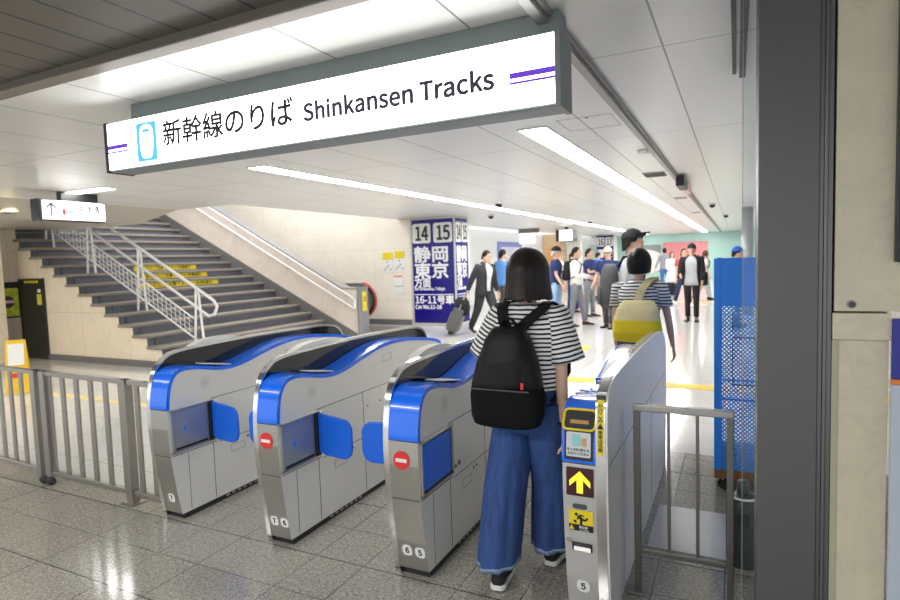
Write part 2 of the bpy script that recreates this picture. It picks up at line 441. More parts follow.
tread_m = mat('brown_grey_tread_stone', (0.26, 0.235, 0.195), 0.5, 0, 0.2, 14)
riser_m = mat('slate_riser_stone', (0.13, 0.14, 0.17), 0.5, 0, 0.2, 14)
nosing_m = mat('tan_nosing_strip', (0.48, 0.44, 0.35), 0.6, 0, 0.2, 30)

CZ = 2.55
struct('floor', MB().box(-13, 4, -4, 2.56, -0.06, 0).box(-3.3, 4, 2.56, 4.72, -0.06, 0), granite)
struct('floor', MB().box(-13, 4, 4.72, 36, -0.06, 0).box(-13, -3.3, 2.56, 4.72, -0.06, 0), paving)
# ceilings: brown slats near the camera, white panels beyond, an opening over the stairs
struct('ceiling', bx(-13, 4, -4, 1.70, 2.50, 2.62), ceil_slat)
mb = MB()
mb.box(-7.3, 4, 1.76, 36, CZ, CZ + 0.1)
mb.box(-13, -7.3, 1.76, 6.95, CZ, CZ + 0.1)
struct('ceiling', mb, ceil_m)
mb = MB(); mb.box(-13, 4, 1.69, 1.77, 2.46, 2.53); mb.box(-13, 4, 1.77, 1.785, 2.50, 2.56)
struct('trim_1', mb, mat('bronze_grey_trim', (0.22, 0.19, 0.16), 0.4, 0.4, 0.08, 20), bev=0.004)
struct('trim_2', MB().box(-0.735, -0.69, 1.8, 34, 2.50, CZ).box(-0.69, -0.672, 1.8, 34, 2.525, CZ), mat('grey_ceiling_track', (0.28, 0.27, 0.26), 0.4, 0.4, 0.06, 20), bev=0.003)
struct('trim_3', MB().box(0.015, 0.045, 2.1, 3.7, 2.505, CZ).box(-0.02, 0.0, 2.1, 3.72, 2.535, CZ), mat('dark_ceiling_track', (0.05, 0.05, 0.05), 0.5, 0.3, 0.06, 20))
# upper well of the staircase
struct('ceiling', bx(-15.5, -7.2, 6.8, 12.3, 5.0, 5.1), wall_white)
mb = MB(); mb.box(-15.5, -7.3, 6.87, 6.95, CZ + 0.1, 5.0); mb.box(-7.3, -7.2, 6.87, 12.2, CZ + 0.1, 5.0); mb.box(-15.6, -15.5, 6.0, 12.2, 2.5, 5.0)
struct('wall_front', mb, wall_white)
# back wall behind the escalator
struct('wall_back', bx(-15.5, -7.0, 12.1, 12.3, 0, 5.0), marble_w)
struct('baseboard_back', bx(-9.5, -7.02, 12.06, 12.1, 0, 0.13), grey_skirt)
# wall under the stairs: saw-toothed panel with a service door
S0, RUN, RISE = -7.65, 0.333, 0.167
NST = 23
YL, YR = 6.06, 10.0
pts = [(-7.62, 0.0)]
for k in range(1, 14):
    xk = S0 - RUN * (k - 1)
    pts += [(xk - 0.06, RISE * (k - 1) - (0.0 if k == 1 else 0.045)), (xk - 0.06, RISE * k - 0.045)]
pts += [(-11.95, RISE * 13 - 0.045), (-11.95, 0.0)]
wl = MB().prism(pts, YL, YL + 0.12, 'y')
for i in range(len(pts)):                       # the upright ends of the saw teeth are riser stone
    a, b = pts[i], pts[(i + 1) % len(pts)]
    if abs(a[0] - b[0]) < 1e-6 and a[0] > -11.9 and i > 0: wl.m[i] = 1
struct('wall_left', wl, [marble, riser_m])
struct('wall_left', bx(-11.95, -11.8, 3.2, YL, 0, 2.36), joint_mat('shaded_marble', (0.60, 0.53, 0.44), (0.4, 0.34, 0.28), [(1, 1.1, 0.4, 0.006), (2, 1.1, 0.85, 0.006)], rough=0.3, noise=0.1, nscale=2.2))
struct('trim_4', bx(-11.8, -11.5, 5.50, 5.66, 0, 2.36), marble)
struct('baseboard_left', bx(-11.0, -7.9, YL - 0.035, YL, 0, 0.10), grey_skirt)
# lowered soffit over the door
mb = MB().prism([(-13.0, 2.36), (-9.6, 2.36), (-8.6, CZ), (-13.0, CZ)], 2.6, 6.95, 'y')
struct('ceiling', mb, joint_mat('cream_soffit', (0.62, 0.58, 0.51), (0.3, 0.28, 0.25), [(1, 1.1, 3.2, 0.006)], rough=0.3, noise=0.04, nscale=1))
d = MB().box(-11.76, -11.04, YL - 0.02, YL - 0.004, 0.0, 1.42)
dr = struct('door_1', d, mat('brown_black_door', (0.035, 0.032, 0.028), 0.4, 0.2, 0.1, 10), bev=0.004)
f = MB().box(-11.79, -11.76, YL - 0.03, YL - 0.003, 0, 1.45).box(-11.04, -11.01, YL - 0.03, YL - 0.003, 0, 1.45).box(-11.76, -11.04, YL - 0.03, YL - 0.003, 1.42, 1.45)
build('door_frame', f, mat('dark_door_frame', (0.05, 0.045, 0.04), 0.4, 0.3, 0.1, 10), dr)
n = MB()
for k in range(5): n.box(-11.60 + k*0.09, -11.54 + k*0.09, YL - 0.024, YL - 0.02, 1.37, 1.41)
build('hazard_strip', n, yellow_p, dr)
build('notice', bx(-11.24, -11.10, YL - 0.024, YL - 0.02, 0.98, 1.17), mat('yellow_green_notice', (0.62, 0.60, 0.08), 0.6, 0, 0.2, 30), dr)
build('notice', bx(-11.21, -11.12, YL - 0.024, YL - 0.02, 1.20, 1.26), white_p, dr)

# concourse beyond: side wall, far wall
struct('wall_side', bx(-8.15, -8.0, 13.4, 34, 0, CZ), wall_white)
struct('wall_side', bx(-8.15, -5.9, 12.9, 13.1, 0, CZ), wall_white)
struct('wall_far', bx(-8.2, 4, 34, 34.15, 0, CZ), mint)
struct('wall_right', bx(3.9, 4.0, 4.0, 34, 0, CZ), wall_white)
struct('wall_far', bx(-8.0, -6.3, 33.0, 33.1, 0, CZ), wall_white)

# cladding close to the camera on the right
px0, px1 = 0.066, 0.238
struct('trim_5', bx(px0, px1, 2.2, 2.5, 0, CZ), metal_pillar, bev=0.003)
mb = MB(); mb.box(0.2385, 0.252, 2.21, 2.5, 0, CZ); mb.box(0.2525, 0.262, 2.205, 2.5, 0, CZ); mb.box(0.2625, 0.277, 2.215, 2.5, 0, CZ)
struct('trim_6', mb, metal_edge, bev=0.002)
struct('trim_7', bx(0.277, 0.2835, 2.27, 2.5, 0, CZ), seam_m)
struct('wall_right', bx(0.284, 1.2, 2.215, 2.5, 1.343, CZ), marble_n, bev=0.002)
struct('trim_8', bx(0.279, 0.432, 2.205, 2.5, 1.252, 1.338), marble_n, bev=0.003)
struct('wall_right', bx(0.296, 0.43, 2.22, 2.5, 0, 1.25), marble_n)
struct('trim_9', bx(0.279, 0.2955, 2.215, 2.5, 0, 1.25), mat('greenish_marble_jamb', (0.42, 0.42, 0.30), 0.4, 0, 0.1, 12))
struct('window_1', bx(0.022, 0.063, 2.235, 2.247, 0, CZ - 0.045), glass)
struct('trim_10', MB().box(0.0195, 0.0215, 2.232, 2.25, 0, CZ - 0.045), mat('glass_edge', (0.25, 0.29, 0.28), 0.3, 0, 0.05, 10))

# ------------------------------------------------------------------ staircase
st = thing('staircase', 'wide dark stone staircase climbing to the left behind the gates', 'stairs', (-9.5, 8.0, 0))
pts = [(-7.70, 0.0)]
for k in range(1, NST + 1):
    xk = S0 - RUN * (k - 1)
    pts += [(xk - 0.04, RISE * (k - 1)), (xk - 0.04, RISE * k - 0.05)]
pts += [(S0 - RUN * NST, RISE * NST - 0.05), (S0 - RUN * NST, RISE * NST - 0.6), (-11.9, RISE * 12 - 0.6), (-8.3, 0.0)]
build('risers', MB().prism(pts, YL + 0.125, YR + 0.01, 'y'), riser_m, st)
for k in range(1, NST + 1):
    xk = S0 - RUN * (k - 1)
    y0 = YL - 0.05
    t = build('tread', bx(xk - RUN - 0.03, xk, y0, YR, RISE * k - 0.045, RISE * k), tread_m, st, bev=0.006)
    nb = MB()
    for q in (0.012, 0.045): nb.box(xk - q - 0.018, xk - q, y0 + 0.06, YR - 0.01, RISE * k, RISE * k + 0.004)
    build('nosing_strip', nb, nosing_m, t)
for k, ya, yb in ((10, 7.55, 9.03), (9, 7.45, 9.02), (8, 7.12, 9.01)):
    xk = S0 - RUN * (k - 1) - 0.04
    n = build('caution_strip', bx(xk, xk + 0.004, ya, yb, RISE * k - 0.145, RISE * k - 0.05), yellow_p, st, label='yellow strip with black lettering on a stair riser')
    text('足もとにご注意ください 右側通行', 0.085, ink, n, (xk + 0.004, ya + 0.1, RISE * k - 0.128), (0, 1, 0), (0, 0, 1), bold=0.012, width=yb - ya - 0.25)

# sloping parapet between the stairs and the escalator
PT = lambda x: 1.0 + 0.53 * (-7.5 - x)
ps = [(-7.1, 0.0), (-7.1, 0.985), (-7.5, 1.0), (-13.6, PT(-13.6)), (-13.6, 2.6), (-8.6, 0.0)]
par = struct('wall_middle', MB().prism(ps, YR + 0.02, YR + 0.28, 'y'), joint_mat('pinkish_marble', (0.80, 0.70, 0.62), (0.5, 0.42, 0.38), [], rough=0.3, noise=0.10, nscale=3, veins=(2.5, 0.07)))
cp = MB().prism([(-7.08, 0.985), (-7.08, 1.015), (-7.5, 1.03), (-13.6, PT(-13.6) + 0.03), (-13.6, PT(-13.6)), (-7.5, 1.0)], YR + 0.0, YR + 0.30, 'y')
build('coping', cp, mat('steel_coping', (0.40, 0.40, 0.41), 0.35, 0.7, 0.05, 10), par)
NS = lambda x: RISE + 0.5015 * (S0 - x)
sk = MB().prism([(-7.12, 0.0), (-7.12, 0.04), (-13.6, NS(-13.6) + 0.14), (-13.6, NS(-13.6) - 0.45), (-7.9, 0.0)], YR - 0.012, YR + 0.018, 'y')
struct('baseboard_middle', sk, grey_skirt)
pe = struct('trim_11', bx(-7.098, -7.05, YR - 0.03, YR + 0.33, 0, 1.03), mat('grey_end_plate', (0.33, 0.33, 0.33), 0.4, 0.5, 0.05, 20), bev=0.004)
tag_ = build('warning_plate', bx(-7.05, -7.046, YR + 0.10, YR + 0.25, 0.52, 0.93), yellow_p, pe, label='yellow warning plate')
text('注意', 0.11, ink, tag_, (-7.046, YR + 0.12, 0.73), (0, 1, 0), (0, 0, 1), width=0.11)
text('!', 0.12, ink, tag_, (-7.046, YR + 0.16, 0.58), (0, 1, 0), (0, 0, 1))

# handrails on the parapet
hr = thing('wall_handrail', 'pair of slim steel handrails on the wall right of the staircase', 'handrail', (-9, 9.9, 0.5))
yu = YR - 0.07
build('rail', MB().tube([(-7.13, yu, 0.60), (-7.12, yu, 0.78), (-7.2, yu, 0.83), (-13.0, yu, 0.83 + 0.533 * 5.8)], 0.021, 10), white_rail, hr)
build('rail', MB().tube([(-7.13, yu, 0.60), (-7.2, yu, 0.615), (-13.0, yu, 0.615 + 0.533 * 5.8)], 0.021, 10), white_rail, hr)
for q in (-7.35, -8.9, -10.4, -11.9):
    for dz in (0.83, 0.615):
        z = dz + 0.533 * (-7.2 - q)
        build('bracket', MB().tube([(q, yu, z - 0.02), (q, yu + 0.01, z - 0.06), (q, YR + 0.03, z - 0.06)], 0.010, 6), steel, hr)

# mid-stair railing with wire grid
mr_ = thing('stair_railing', 'white two tier stair railing with wire grid in the middle of the staircase', 'railing', (-9, 6.6, 0.5))
ym = 6.6
SL = 0.525
up_ = lambda x: 1.00 + SL * (-7.42 - x); lo_ = lambda x: 0.86 + SL * (-7.76 - x)
e = -12.0
build('rail', MB().tube([(-7.46, ym, lo_(-7.46) + 0.10), (-7.39, ym, lo_(-7.46) + 0.22), (-7.46, ym, up_(-7.46)), (e, ym, up_(e))], 0.024, 10), white_rail, mr_)
build('rail', MB().tube([(-7.46, ym, lo_(-7.46) + 0.10), (-7.58, ym, lo_(-7.58)), (e, ym, lo_(e))], 0.022, 10), white_rail, mr_)
bo = lambda x: 0.41 + SL * (-7.96 - x); md = lambda x: 0.80 + SL * (-7.96 - x) - 0.06
build('frame_bar', MB().tube([(-7.85, ym, bo(-7.85)), (e, ym, bo(e))], 0.014, 8), white_rail, mr_)
build('frame_bar', MB().tube([(-7.95, ym, md(-7.95)), (e, ym, md(e))], 0.014, 8), white_rail, mr_)
g = MB()
x = -8.05
while x > e + 0.1:
    g.tube([(x, ym, bo(x)), (x, ym, md(x))], 0.006, 5, round_ends=False); x -= 0.105
for q in (0.25, 0.5, 0.75):
    zz = lambda x: bo(x) * (1 - q) + md(x) * q
    g.tube([(-7.98, ym, zz(-7.98)), (e, ym, zz(e))], 0.005, 5, round_ends=False)
build('wire_grid', g, white_rail, mr_)
for q in (-7.82, -9.17, -10.5, -11.7):
    k = int((S0 - q) / RUN) + 1
    for dx in (0.10, -0.13):
        kk = int((S0 - (q + dx)) / RUN) + 1
        zb = RISE * kk + 0.002 if q + dx < S0 else 0.0
        build('post', MB().tube([(q + dx * 0.25, ym, up_(q) - 0.02), (q + dx * 0.45, ym, lo_(q) - 0.02), (q + dx, ym, zb + 0.02)], 0.020, 8), white_rail, mr_)

# ------------------------------------------------------------------ escalator beyond the parapet
es = thing('escalator', 'escalator newel with red edged black handrail beyond the stair wall', 'escalator', (-8.2, 11.2, 0))
def newel(y, cx_):
    pr = []
    for k in range(13):
        a = -PI/2 + PI * k / 12
        pr.append((cx_ + 0.28 * math.cos(a), 0.72 + 0.28 * math.sin(a)))
    pr = [(-12.5, 1.6), (-8.6, 0.3)] + pr[0:] + [(-8.6, 1.0), (-12.5, 2.9)]
    bal = build('balustrade', MB().prism(pr, y - 0.02, y + 0.02, 'y'), mat('steel_balustrade', (0.5, 0.5, 0.5), 0.25, 0.9, 0.05, 12), es)
    path = [(-8.4, 0.40), (cx_ - 0.28, 0.42)] + [(cx_ + 0.30 * math.cos(a), 0.72 + 0.30 * math.sin(a)) for a in [(-PI/2 + PI * k / 14) for k in range(15)]] + [(-8.6, 1.02), (-12.5, 2.92)]
    build('handrail', MB().tube([(p[0], y, p[1]) for p in path], 0.042, 10), black, es)
    path2 = [(cx_ + 0.345 * math.cos(a), 0.72 + 0.345 * math.sin(a)) for a in [(-PI/2.4 + PI * 0.86 * k / 14) for k in range(15)]]
    build('handrail_band', MB().tube([(p[0], y, p[1]) for p in path2], 0.022, 10), mat('red_band', (0.55, 0.06, 0.03), 0.4, 0, 0.1, 20), es, label='red handrail band')
    build('skirt', MB().prism([(cx_ + 0.1, 0.0), (cx_ + 0.05, 0.42), (-8.6, 0.42), (-12.5, 1.8), (-12.5, 1.2), (-9.2, 0.0)], y - 0.06, y + 0.06, 'y'), steel_dark, es)
newel(10.46, -7.28); newel(11.45, -8.0)
sp_ = [(-6.9, 0.0), (-6.9, 0.012), (-8.7, 0.012)]
for k in range(12): sp_ += [(-8.7 - 0.4 * k, 0.2 * (k + 1)), (-9.1 - 0.4 * k, 0.2 * (k + 1))]
sp_ += [(-13.5, 0.0)]
build('steps', MB().prism(sp_, 10.70, 11.54, 'y'), steel_dark, es)

# ------------------------------------------------------------------ ticket gates
def offset_line(pts, d):
    """shift an open polyline sideways (to its left when walking along it)"""
    out = []
    for i in range(len(pts)):
        a = pts[max(0, i-1)]; b = pts[min(len(pts)-1, i+1)]
        tx, ty = b[0]-a[0], b[1]-a[1]; L = math.hypot(tx, ty) or 1
        out.append((pts[i][0] - ty/L*d, pts[i][1] + tx/L*d))
    return out
def smooth_line(pts, n=4):
    """Catmull-Rom resampling"""
    P = [pts[0]] + list(pts) + [pts[-1]]; out = []
    for i in range(1, len(P) - 2):
        for k in range(n):
            t = k / n; r = []
            for c in (0, 1):
                p0, p1, p2, p3 = P[i-1][c], P[i][c], P[i+1][c], P[i+2][c]
                r.append(0.5*((2*p1) + (-p0+p2)*t + (2*p0-5*p1+4*p2-p3)*t*t + (-p0+3*p1-3*p2+p3)*t**3))
            out.append(tuple(r))
    out.append(tuple(pts[-1])); return out
FRONT = [(2.372, 0.035), (2.345, 0.18), (2.319, 0.38), (2.306, 0.58), (2.309, 0.70)]
CAP = [(2.309, 0.70), (2.322, 0.80), (2.345, 0.87), (2.385, 0.917), (2.45, 0.934), (2.55, 0.925), (2.70, 0.892), (2.82, 0.882), (2.95, 0.896),
       (3.10, 0.930), (3.26, 0.962), (3.42, 0.980), (3.60, 0.980), (3.80, 0.962), (4.02, 0.93), (4.18, 0.895), (4.24, 0.85), (4.262, 0.76)]
FIN = [(2.372, 0.0), (2.345, 0.18), (2.319, 0.38), (2.306, 0.58), (2.309, 0.74), (2.325, 0.84), (2.36, 0.935), (2.42, 0.995), (2.50, 1.026), (2.70, 1.038), (3.26, 1.043),
       (3.85, 1.030), (4.08, 1.015), (4.19, 0.985), (4.25, 0.93), (4.28, 0.84), (4.29, 0.60), (4.29, 0.0)]
def fy(z, off=0.0):
    """front face y at height z"""
    P = FRONT + CAP[1:5]
    for a, b in zip(P[:-1], P[1:]):
        if a[1] <= z <= b[1]: return a[0] + (b[0]-a[0]) * (z-a[1]) / (b[1]-a[1]) + off
    return P[-1][0] + off
def ftan(z):
    return Vector((0, fy(min(z+0.01, 0.93)) - fy(z-0.01), 0.02)).normalized()

HEX = [(-0.5, -0.25), (-0.5, 0.25), (-0.28, 0.5), (0.28, 0.5), (0.5, 0.25), (0.5, -0.25), (0.28, -0.5), (-0.28, -0.5)][::-1]
def front_plate(par, name, xc, zc, w, h, m, pts=None, t=0.002, off=0.002, label=None):
    uy = ftan(zc); o = Vector((xc, fy(zc) - off, zc))
    pts = pts or rrect(w, h, 0.006, 4, -w/2, -h/2)
    return build(name, MB().plate(o, (1, 0, 0), uy, pts, t), m, par, label=label)
def front_text(par, s, xc, zc, size, m, off=0.005, width=None, bold=0.0, sy=1.0, align='CENTER'):
    uy = ftan(zc); o = Vector((xc, fy(zc) - off, zc))
    return text(s, size, m, par, o, (1, 0, 0), uy, bold=bold, align=align, width=width, off=0, sy=sy)
def number_badge(par, xc, zc, s):
    b = front_plate(par, 'number_badge', xc, zc, 0, 0, white_p, [(p[0]*0.054, p[1]*0.056) for p in HEX[::-1]])
    front_text(b, s, xc, zc - 0.014, 0.040, ink, bold=0.03)

def gate_shell(g, xl, xr, bx0, bx1, fin_dark):
    """steel body between bx0 and bx1 with the tall side fin between xl and xr"""
    cap = smooth_line(CAP, 3)
    prof = FRONT + cap[1:] + [(4.27, 0.5), (4.27, 0.035)]
    mb = MB(); mb.prism(prof, bx0, bx1, 'x', 0)
    mb.m[-1] = 1; mb.m[-2] = 1
    body = build('body', mb, [steel, steel_side], g, bev=0.005)
    build('plinth', bx(bx0 - 0.0, bx1 - 0.006, 2.392, 4.24, 0.0, 0.04), black, g)
    return body, cap

def paddle(g, hx, hy, sgn, L=0.265, z0=0.44, z1=0.685, yaw=8):
    a = math.radians(yaw); d = Vector((sgn*math.cos(a), -math.sin(a), 0))
    pts = [(0, 0.02), (0.05, 0.0)] + [(L-0.07+0.07*math.sin(t), 0.07-0.07*math.cos(t)) for t in [PI/2*k/5 for k in range(6)]] \
        + [(L-0.06+0.06*math.cos(t), 0.17+0.06*math.sin(t)) for t in [PI/2*k/5 for k in range(6)]] + [(0, z1-z0)]
    fl = build('flap', MB().plate(Vector((hx, hy, z0)), d, (0, 0, 1), pts, 0.022), blue_pad, g, bev=0.008, seg=3)
    return fl

def gate(label, xl, xr, nums, no_entry, right_flap, left_flap):
    g = thing('ticket_gate', label, 'ticket gate', ((xl + xr) / 2, 3.3, 0), 'ticket gates across the passage')
    x0 = xl + 0.03
    body, cap = gate_shell(g, xl, xr, x0, xr, True)
    # blue cover along the front and top
    outer = offset_line(cap, 0.007); inner = offset_line(cap, -0.016)
    build('top_cover', MB().prism(outer + inner[::-1], x0 + 0.002, xr + 0.004, 'x', 0, True), blue, g, bev=0.003)
    i0, i1 = 18, 25
    build('card_reader', MB().plate((x0 + 0.03, 2.62, 0.926), (1, 0, 0), (0, 0.28, -0.052), rrect(xr - x0 - 0.05, 0.24, 0.02), 0.006), white_p, g, bev=0.002)
    # fin, chrome rim
    fin = smooth_line(FIN, 3)
    build('side_fin', MB().prism(offset_line(fin, -0.006), xl + 0.011, xl + 0.026, 'x'), black_gloss, g)
    build('outer_panel', MB().prism(offset_line(fin, -0.006), xl + 0.002, xl + 0.0105, 'x'), steel_side, g)
    build('rim', MB().prism(fin + offset_line(fin, -0.016)[::-1], xl, xl + 0.031, 'x', 0, True), chrome, g, bev=0.003)
    hs = smooth_line([(2.66, 1.035), (2.74, 1.058), (2.85, 1.068), (2.98, 1.064), (3.12, 1.036)], 4)
    build('sensor_housing', MB().prism(hs + [(3.12, 0.94), (2.66, 0.94)], xl - 0.05, xl + 0.004, 'x', 0, True), white_p, g, bev=0.008)
    # front: joints, sign, numbers
    for z in (0.41, 0.697):
        front_plate(g, 'joint', (x0 + xr)/2, z, xr - x0, 0.003, seam_m, rrect(xr - x0 - 0.004, 0.003, 0.001, 1, -(xr - x0 - 0.004)/2, -0.0015), 0.0015, 0.0008)
    if no_entry:
        c = Vector(((x0 + xr)/2 - 0.01, fy(0.605) - 0.001, 0.605))
        q = build('no_entry_sign', MB().disc(c, 0.045, (0, -1, 0.03), 0.002, 28), red_p, g, label='red round no entry sign')
        front_plate(q, 'bar', c.x, 0.605, 0.06, 0.017, white_p, rrect(0.062, 0.017, 0.002, 2, -0.031, -0.0085), 0.002, 0.0045)
    for i, s in enumerate(nums):
        number_badge(g, (x0 + xr)/2 - 0.036 * (len(nums) - 1) + 0.072 * i + 0.012, 0.14, s)
    # passage side
    X = xr
    s = MB()
    s.box(X, X + 0.0012, 2.63, 4.25, 0.700, 0.7035)
    s.box(X, X + 0.0012, 2.632, 2.6355, 0.045, 0.41)
    s.box(X, X + 0.0012, 2.33, 2.66, 0.410, 0.4135)
    s.box(X, X + 0.0012, 2.68, 3.55, 0.400, 0.403)
    s.box(X, X + 0.0012, 3.10, 3.103, 0.045, 0.70)
    s.box(X, X + 0.0012, 3.62, 3.623, 0.045, 0.70)
    s.box(X, X + 0.0012, 2.44, 2.4425, 0.045, 0.405)
    build('panel_joints', s, seam_m, g)
    sp = MB()
    for k in range(12):
        for r in (0.012, 0.022, 0.033, 0.042):
            a = 2*PI*k/12; sp.box(X, X + 0.001, 2.60 + r*math.cos(a) - 0.0015, 2.60 + r*math.cos(a) + 0.0015, 0.815 + r*math.sin(a) - 0.0015, 0.815 + r*math.sin(a) + 0.0015)
    build('speaker_holes', sp, seam_m, g)
    d = MB()
    for (y0, z0) in ((2.78, 0.30), (3.35, 0.86)):
        d = MB()
        for (a, b, c_, e) in ((0, 0.12, 0, 0.003), (0, 0.12, 0.045, 0.048), (0, 0.003, 0, 0.048), (0.117, 0.12, 0, 0.048)):
            d.box(X, X + 0.001, y0 + a, y0 + b, z0 + c_, z0 + e)
        build('plate_outline', d, mat('grey_line', (0.3, 0.3, 0.3), 0.5, 0.3, 0.05, 20), g)
    # locks and buttons
    for (y, z, r) in ((2.70, 0.455, 0.010), (2.745, 0.46, 0.014), (2.93, 0.37, 0.008), (2.97, 0.372, 0.008), (3.15, 0.60, 0.006), (3.30, 0.60, 0.006)):
        build('lock_button', MB().disc((X, y, z), r, (1, 0, 0), 0.004, 14), steel_dark, g)
    for k in range(7): build('plinth_slot', bx(X - 0.006, X - 0.002, 2.72 + 0.05*k, 2.745 + 0.05*k, 0.016, 0.026), steel, g)
    # flap housing
    fr = MB(); y0, y1, z0, z1 = 2.325, 2.665, 0.425, 0.695
    for (a, b, c_, e) in ((y0, y1, z0, z0 + 0.012), (y0, y1, z1 - 0.012, z1), (y0, y0 + 0.012, z0, z1), (y1 - 0.012, y1, z0, z1)):
        fr.box(X, X + 0.012, a, b, c_, e)
    build('housing_frame', fr, steel, g, bev=0.002)
    if right_flap:
        p_ = build('housing_panel', bx(X, X + 0.004, y0 + 0.012, 2.60, z0 + 0.012, z1 - 0.012), blue_steel, g, label='bluish steel panel')
        build('shadow_slot', bx(X + 0.004, X + 0.006, y0 + 0.03, 2.59, z0 + 0.016, z0 + 0.03), black, p_)
        build('lock', MB().disc((X + 0.004, 2.42, 0.565), 0.014, (1, 0, 0), 0.006, 16), chrome, p_)
        build('hinge', bx(X, X + 0.02, 2.605, 2.628, z0 + 0.01, z1 - 0.005), black, g, bev=0.002)
        build('hinge_block', bx(X, X + 0.03, 2.63, 2.665, z1 - 0.05, z1 - 0.002).box(X, X + 0.03, 2.63, 2.665, z0 + 0.005, z0 + 0.05), chrome, g, bev=0.003)
        paddle(g, X + 0.012, 2.645, 1)
    else:
        build('flap', bx(X + 0.001, X + 0.014, y0 + 0.02, 2.63, z0 + 0.03, z1 - 0.02), blue_pad, g, bev=0.006, label='blue flap folded flat against the gate')
        build('hinge', bx(X, X + 0.02, 2.635, 2.652, z0 + 0.03, z1 - 0.02), steel, g, bev=0.002)
        build('shadow_slot', bx(X, X + 0.01, y0 + 0.012, 2.655, z0 + 0.012, z0 + 0.026), black, g)
    if left_flap: paddle(g, xl - 0.004, 2.645, -1, 0.335)
    return g

gate('leftmost ticket gate, next to the bar fence, badge 7, no red sign', -3.235, -3.06, ['7'], False, True, False)
gate('second ticket gate from the fence, red no entry sign, badges 7 and 6', -2.365, -2.195, ['7', '6'], True, True, True)
gate('ticket gate beside the woman with the black backpack, badges 6 and 5', -1.525, -1.335, ['6', '5'], True, False, True)

# ---- the gate on the right, seen from its reader end
g = thing('ticket_gate', 'rightmost ticket gate with blue card console and yellow up arrow', 'ticket gate', (-0.56, 3.3, 0), 'ticket gates across the passage')
B0, B1, F1 = -0.645, -0.507, -0.460
prof = FRONT + smooth_line(CAP, 3)[1:] + [(4.27, 0.5), (4.27, 0.035)]
mb = MB(); mb.prism(prof, B0, B1, 'x', 0)
build('body', mb, mat('pale_satin_steel', (0.62, 0.62, 0.61), 0.45, 0.6, 0.05, 30, (12, 1, 1)), g, bev=0.008)
build('plinth', bx(B0 + 0.004, F1 - 0.006, 2.392, 4.24, 0, 0.04), black, g)
FIN4 = [(2.345, 0.0), (2.325, 0.18), (2.31, 0.38), (2.303, 0.58), (2.303, 0.74), (2.308, 0.86), (2.318, 0.94), (2.355, 0.995), (2.45, 1.030), (2.65, 1.042), (2.94, 1.044), (3.30, 1.044),
        (3.70, 1.038), (4.0, 1.028), (4.24, 1.003), (4.38, 0.955), (4.46, 0.88), (4.48, 0.75), (4.46, 0.3), (4.40, 0.0)]
fin = smooth_line(FIN4, 3)
build('side_fin', MB().prism(offset_line(fin, -0.004), B1 + 0.004, F1, 'x'), steel_side, g, bev=0.004)
build('rim', MB().prism(fin + offset_line(fin, -0.014)[::-1], B1, F1 - 0.008, 'x', 0, True), chrome, g, bev=0.003)
s = MB(); X = F1
s.box(X, X + 0.0012, 2.32, 4.37, 0.690, 0.6935); s.box(X, X + 0.0012, 2.95, 2.953, 0.04, 0.69); s.box(X, X + 0.0012, 3.62, 3.623, 0.04, 0.69)
build('panel_joints', s, mat('grey_joint', (0.25, 0.25, 0.25), 0.6, 0.2, 0.05, 20), g)
cap = smooth_line(CAP, 3); outer = offset_line(cap, 0.006); inner = offset_line(cap, -0.014)
k = 16
build('console', MB().prism(outer[:k] + inner[:k][::-1], B0 - 0.002, B1 - 0.003, 'x', 0, True), blue, g, bev=0.003, label='blue card reader console')
build('top_cover', MB().prism(outer[k-1:] + inner[k-1:][::-1], B0, B1 - 0.003, 'x', 0, True), mat('pale_blue_white_cover', (0.62, 0.70, 0.82), 0.18, 0.2, 0.04, 6, coat=0.5), g, bev=0.003)
e_ = MB()
for (a, b) in ((B0 - 0.003, B0 + 0.008), (B1 - 0.014, B1 - 0.003)):
    o2 = offset_line(cap, 0.010); e_.prism(o2[k-1:] + outer[k-1:][::-1], a, b, 'x', 0, True)
for y in (2.62, 2.95): e_.box(B0, B1 - 0.003, y, y + 0.02, 0.93 if y < 2.7 else 0.91, 0.925 + (0.0 if y < 2.7 else -0.005))
build('cover_edge', e_, blue, g)
# console details on the leaning faces
xm = (B0 + B1)/2
sc_ = front_plate(g, 'display', xm - 0.001, 0.775, 0.118, 0.125, black, off=0.007)
scn = front_plate(sc_, 'screen', xm - 0.001, 0.777, 0.10, 0.10, mat('grey_screen', (0.55, 0.57, 0.58), 0.25, 0, 0.04, 20, emit=(0.6, 0.62, 0.62), estr=0.06), off=0.010)
front_plate(scn, 'ticket_picture', xm - 0.010, 0.797, 0.03, 0.05, mat('aqua_print', (0.25, 0.62, 0.62), 0.4, 0, 0.1, 40), rrect(0.034, 0.05, 0.003, 2, -0.017, -0.025), 0.001, 0.0125)
front_plate(scn, 'ticket_picture', xm + 0.022, 0.788, 0.02, 0.03, mat('tan_print', (0.55, 0.38, 0.16), 0.4, 0, 0.1, 40), rrect(0.02, 0.034, 0.003, 2, -0.01, -0.017), 0.001, 0.0125)
front_text(scn, 'きっぷを2枚とも', xm - 0.002, 0.752, 0.0125, ink, 0.0135, bold=0.01)
front_text(scn, '入れてください', xm - 0.002, 0.736, 0.0125, ink, 0.0135, bold=0.01)
sl = front_plate(g, 'ticket_slot', xm, 0.875, 0, 0, mat('charcoal_plastic', (0.035, 0.037, 0.04), 0.4, 0, 0.08, 30), rrect(0.122, 0.075, 0.012, 4, -0.061, -0.0375), 0.004, 0.009)
front_plate(sl, 'slot_mouth', xm, 0.862, 0, 0, mat('orange_brown_card', (0.45, 0.23, 0.04), 0.5, 0, 0.2, 40), rrect(0.075, 0.02, 0.002, 2, -0.0375, -0.008), 0.003, 0.014)
ring = []
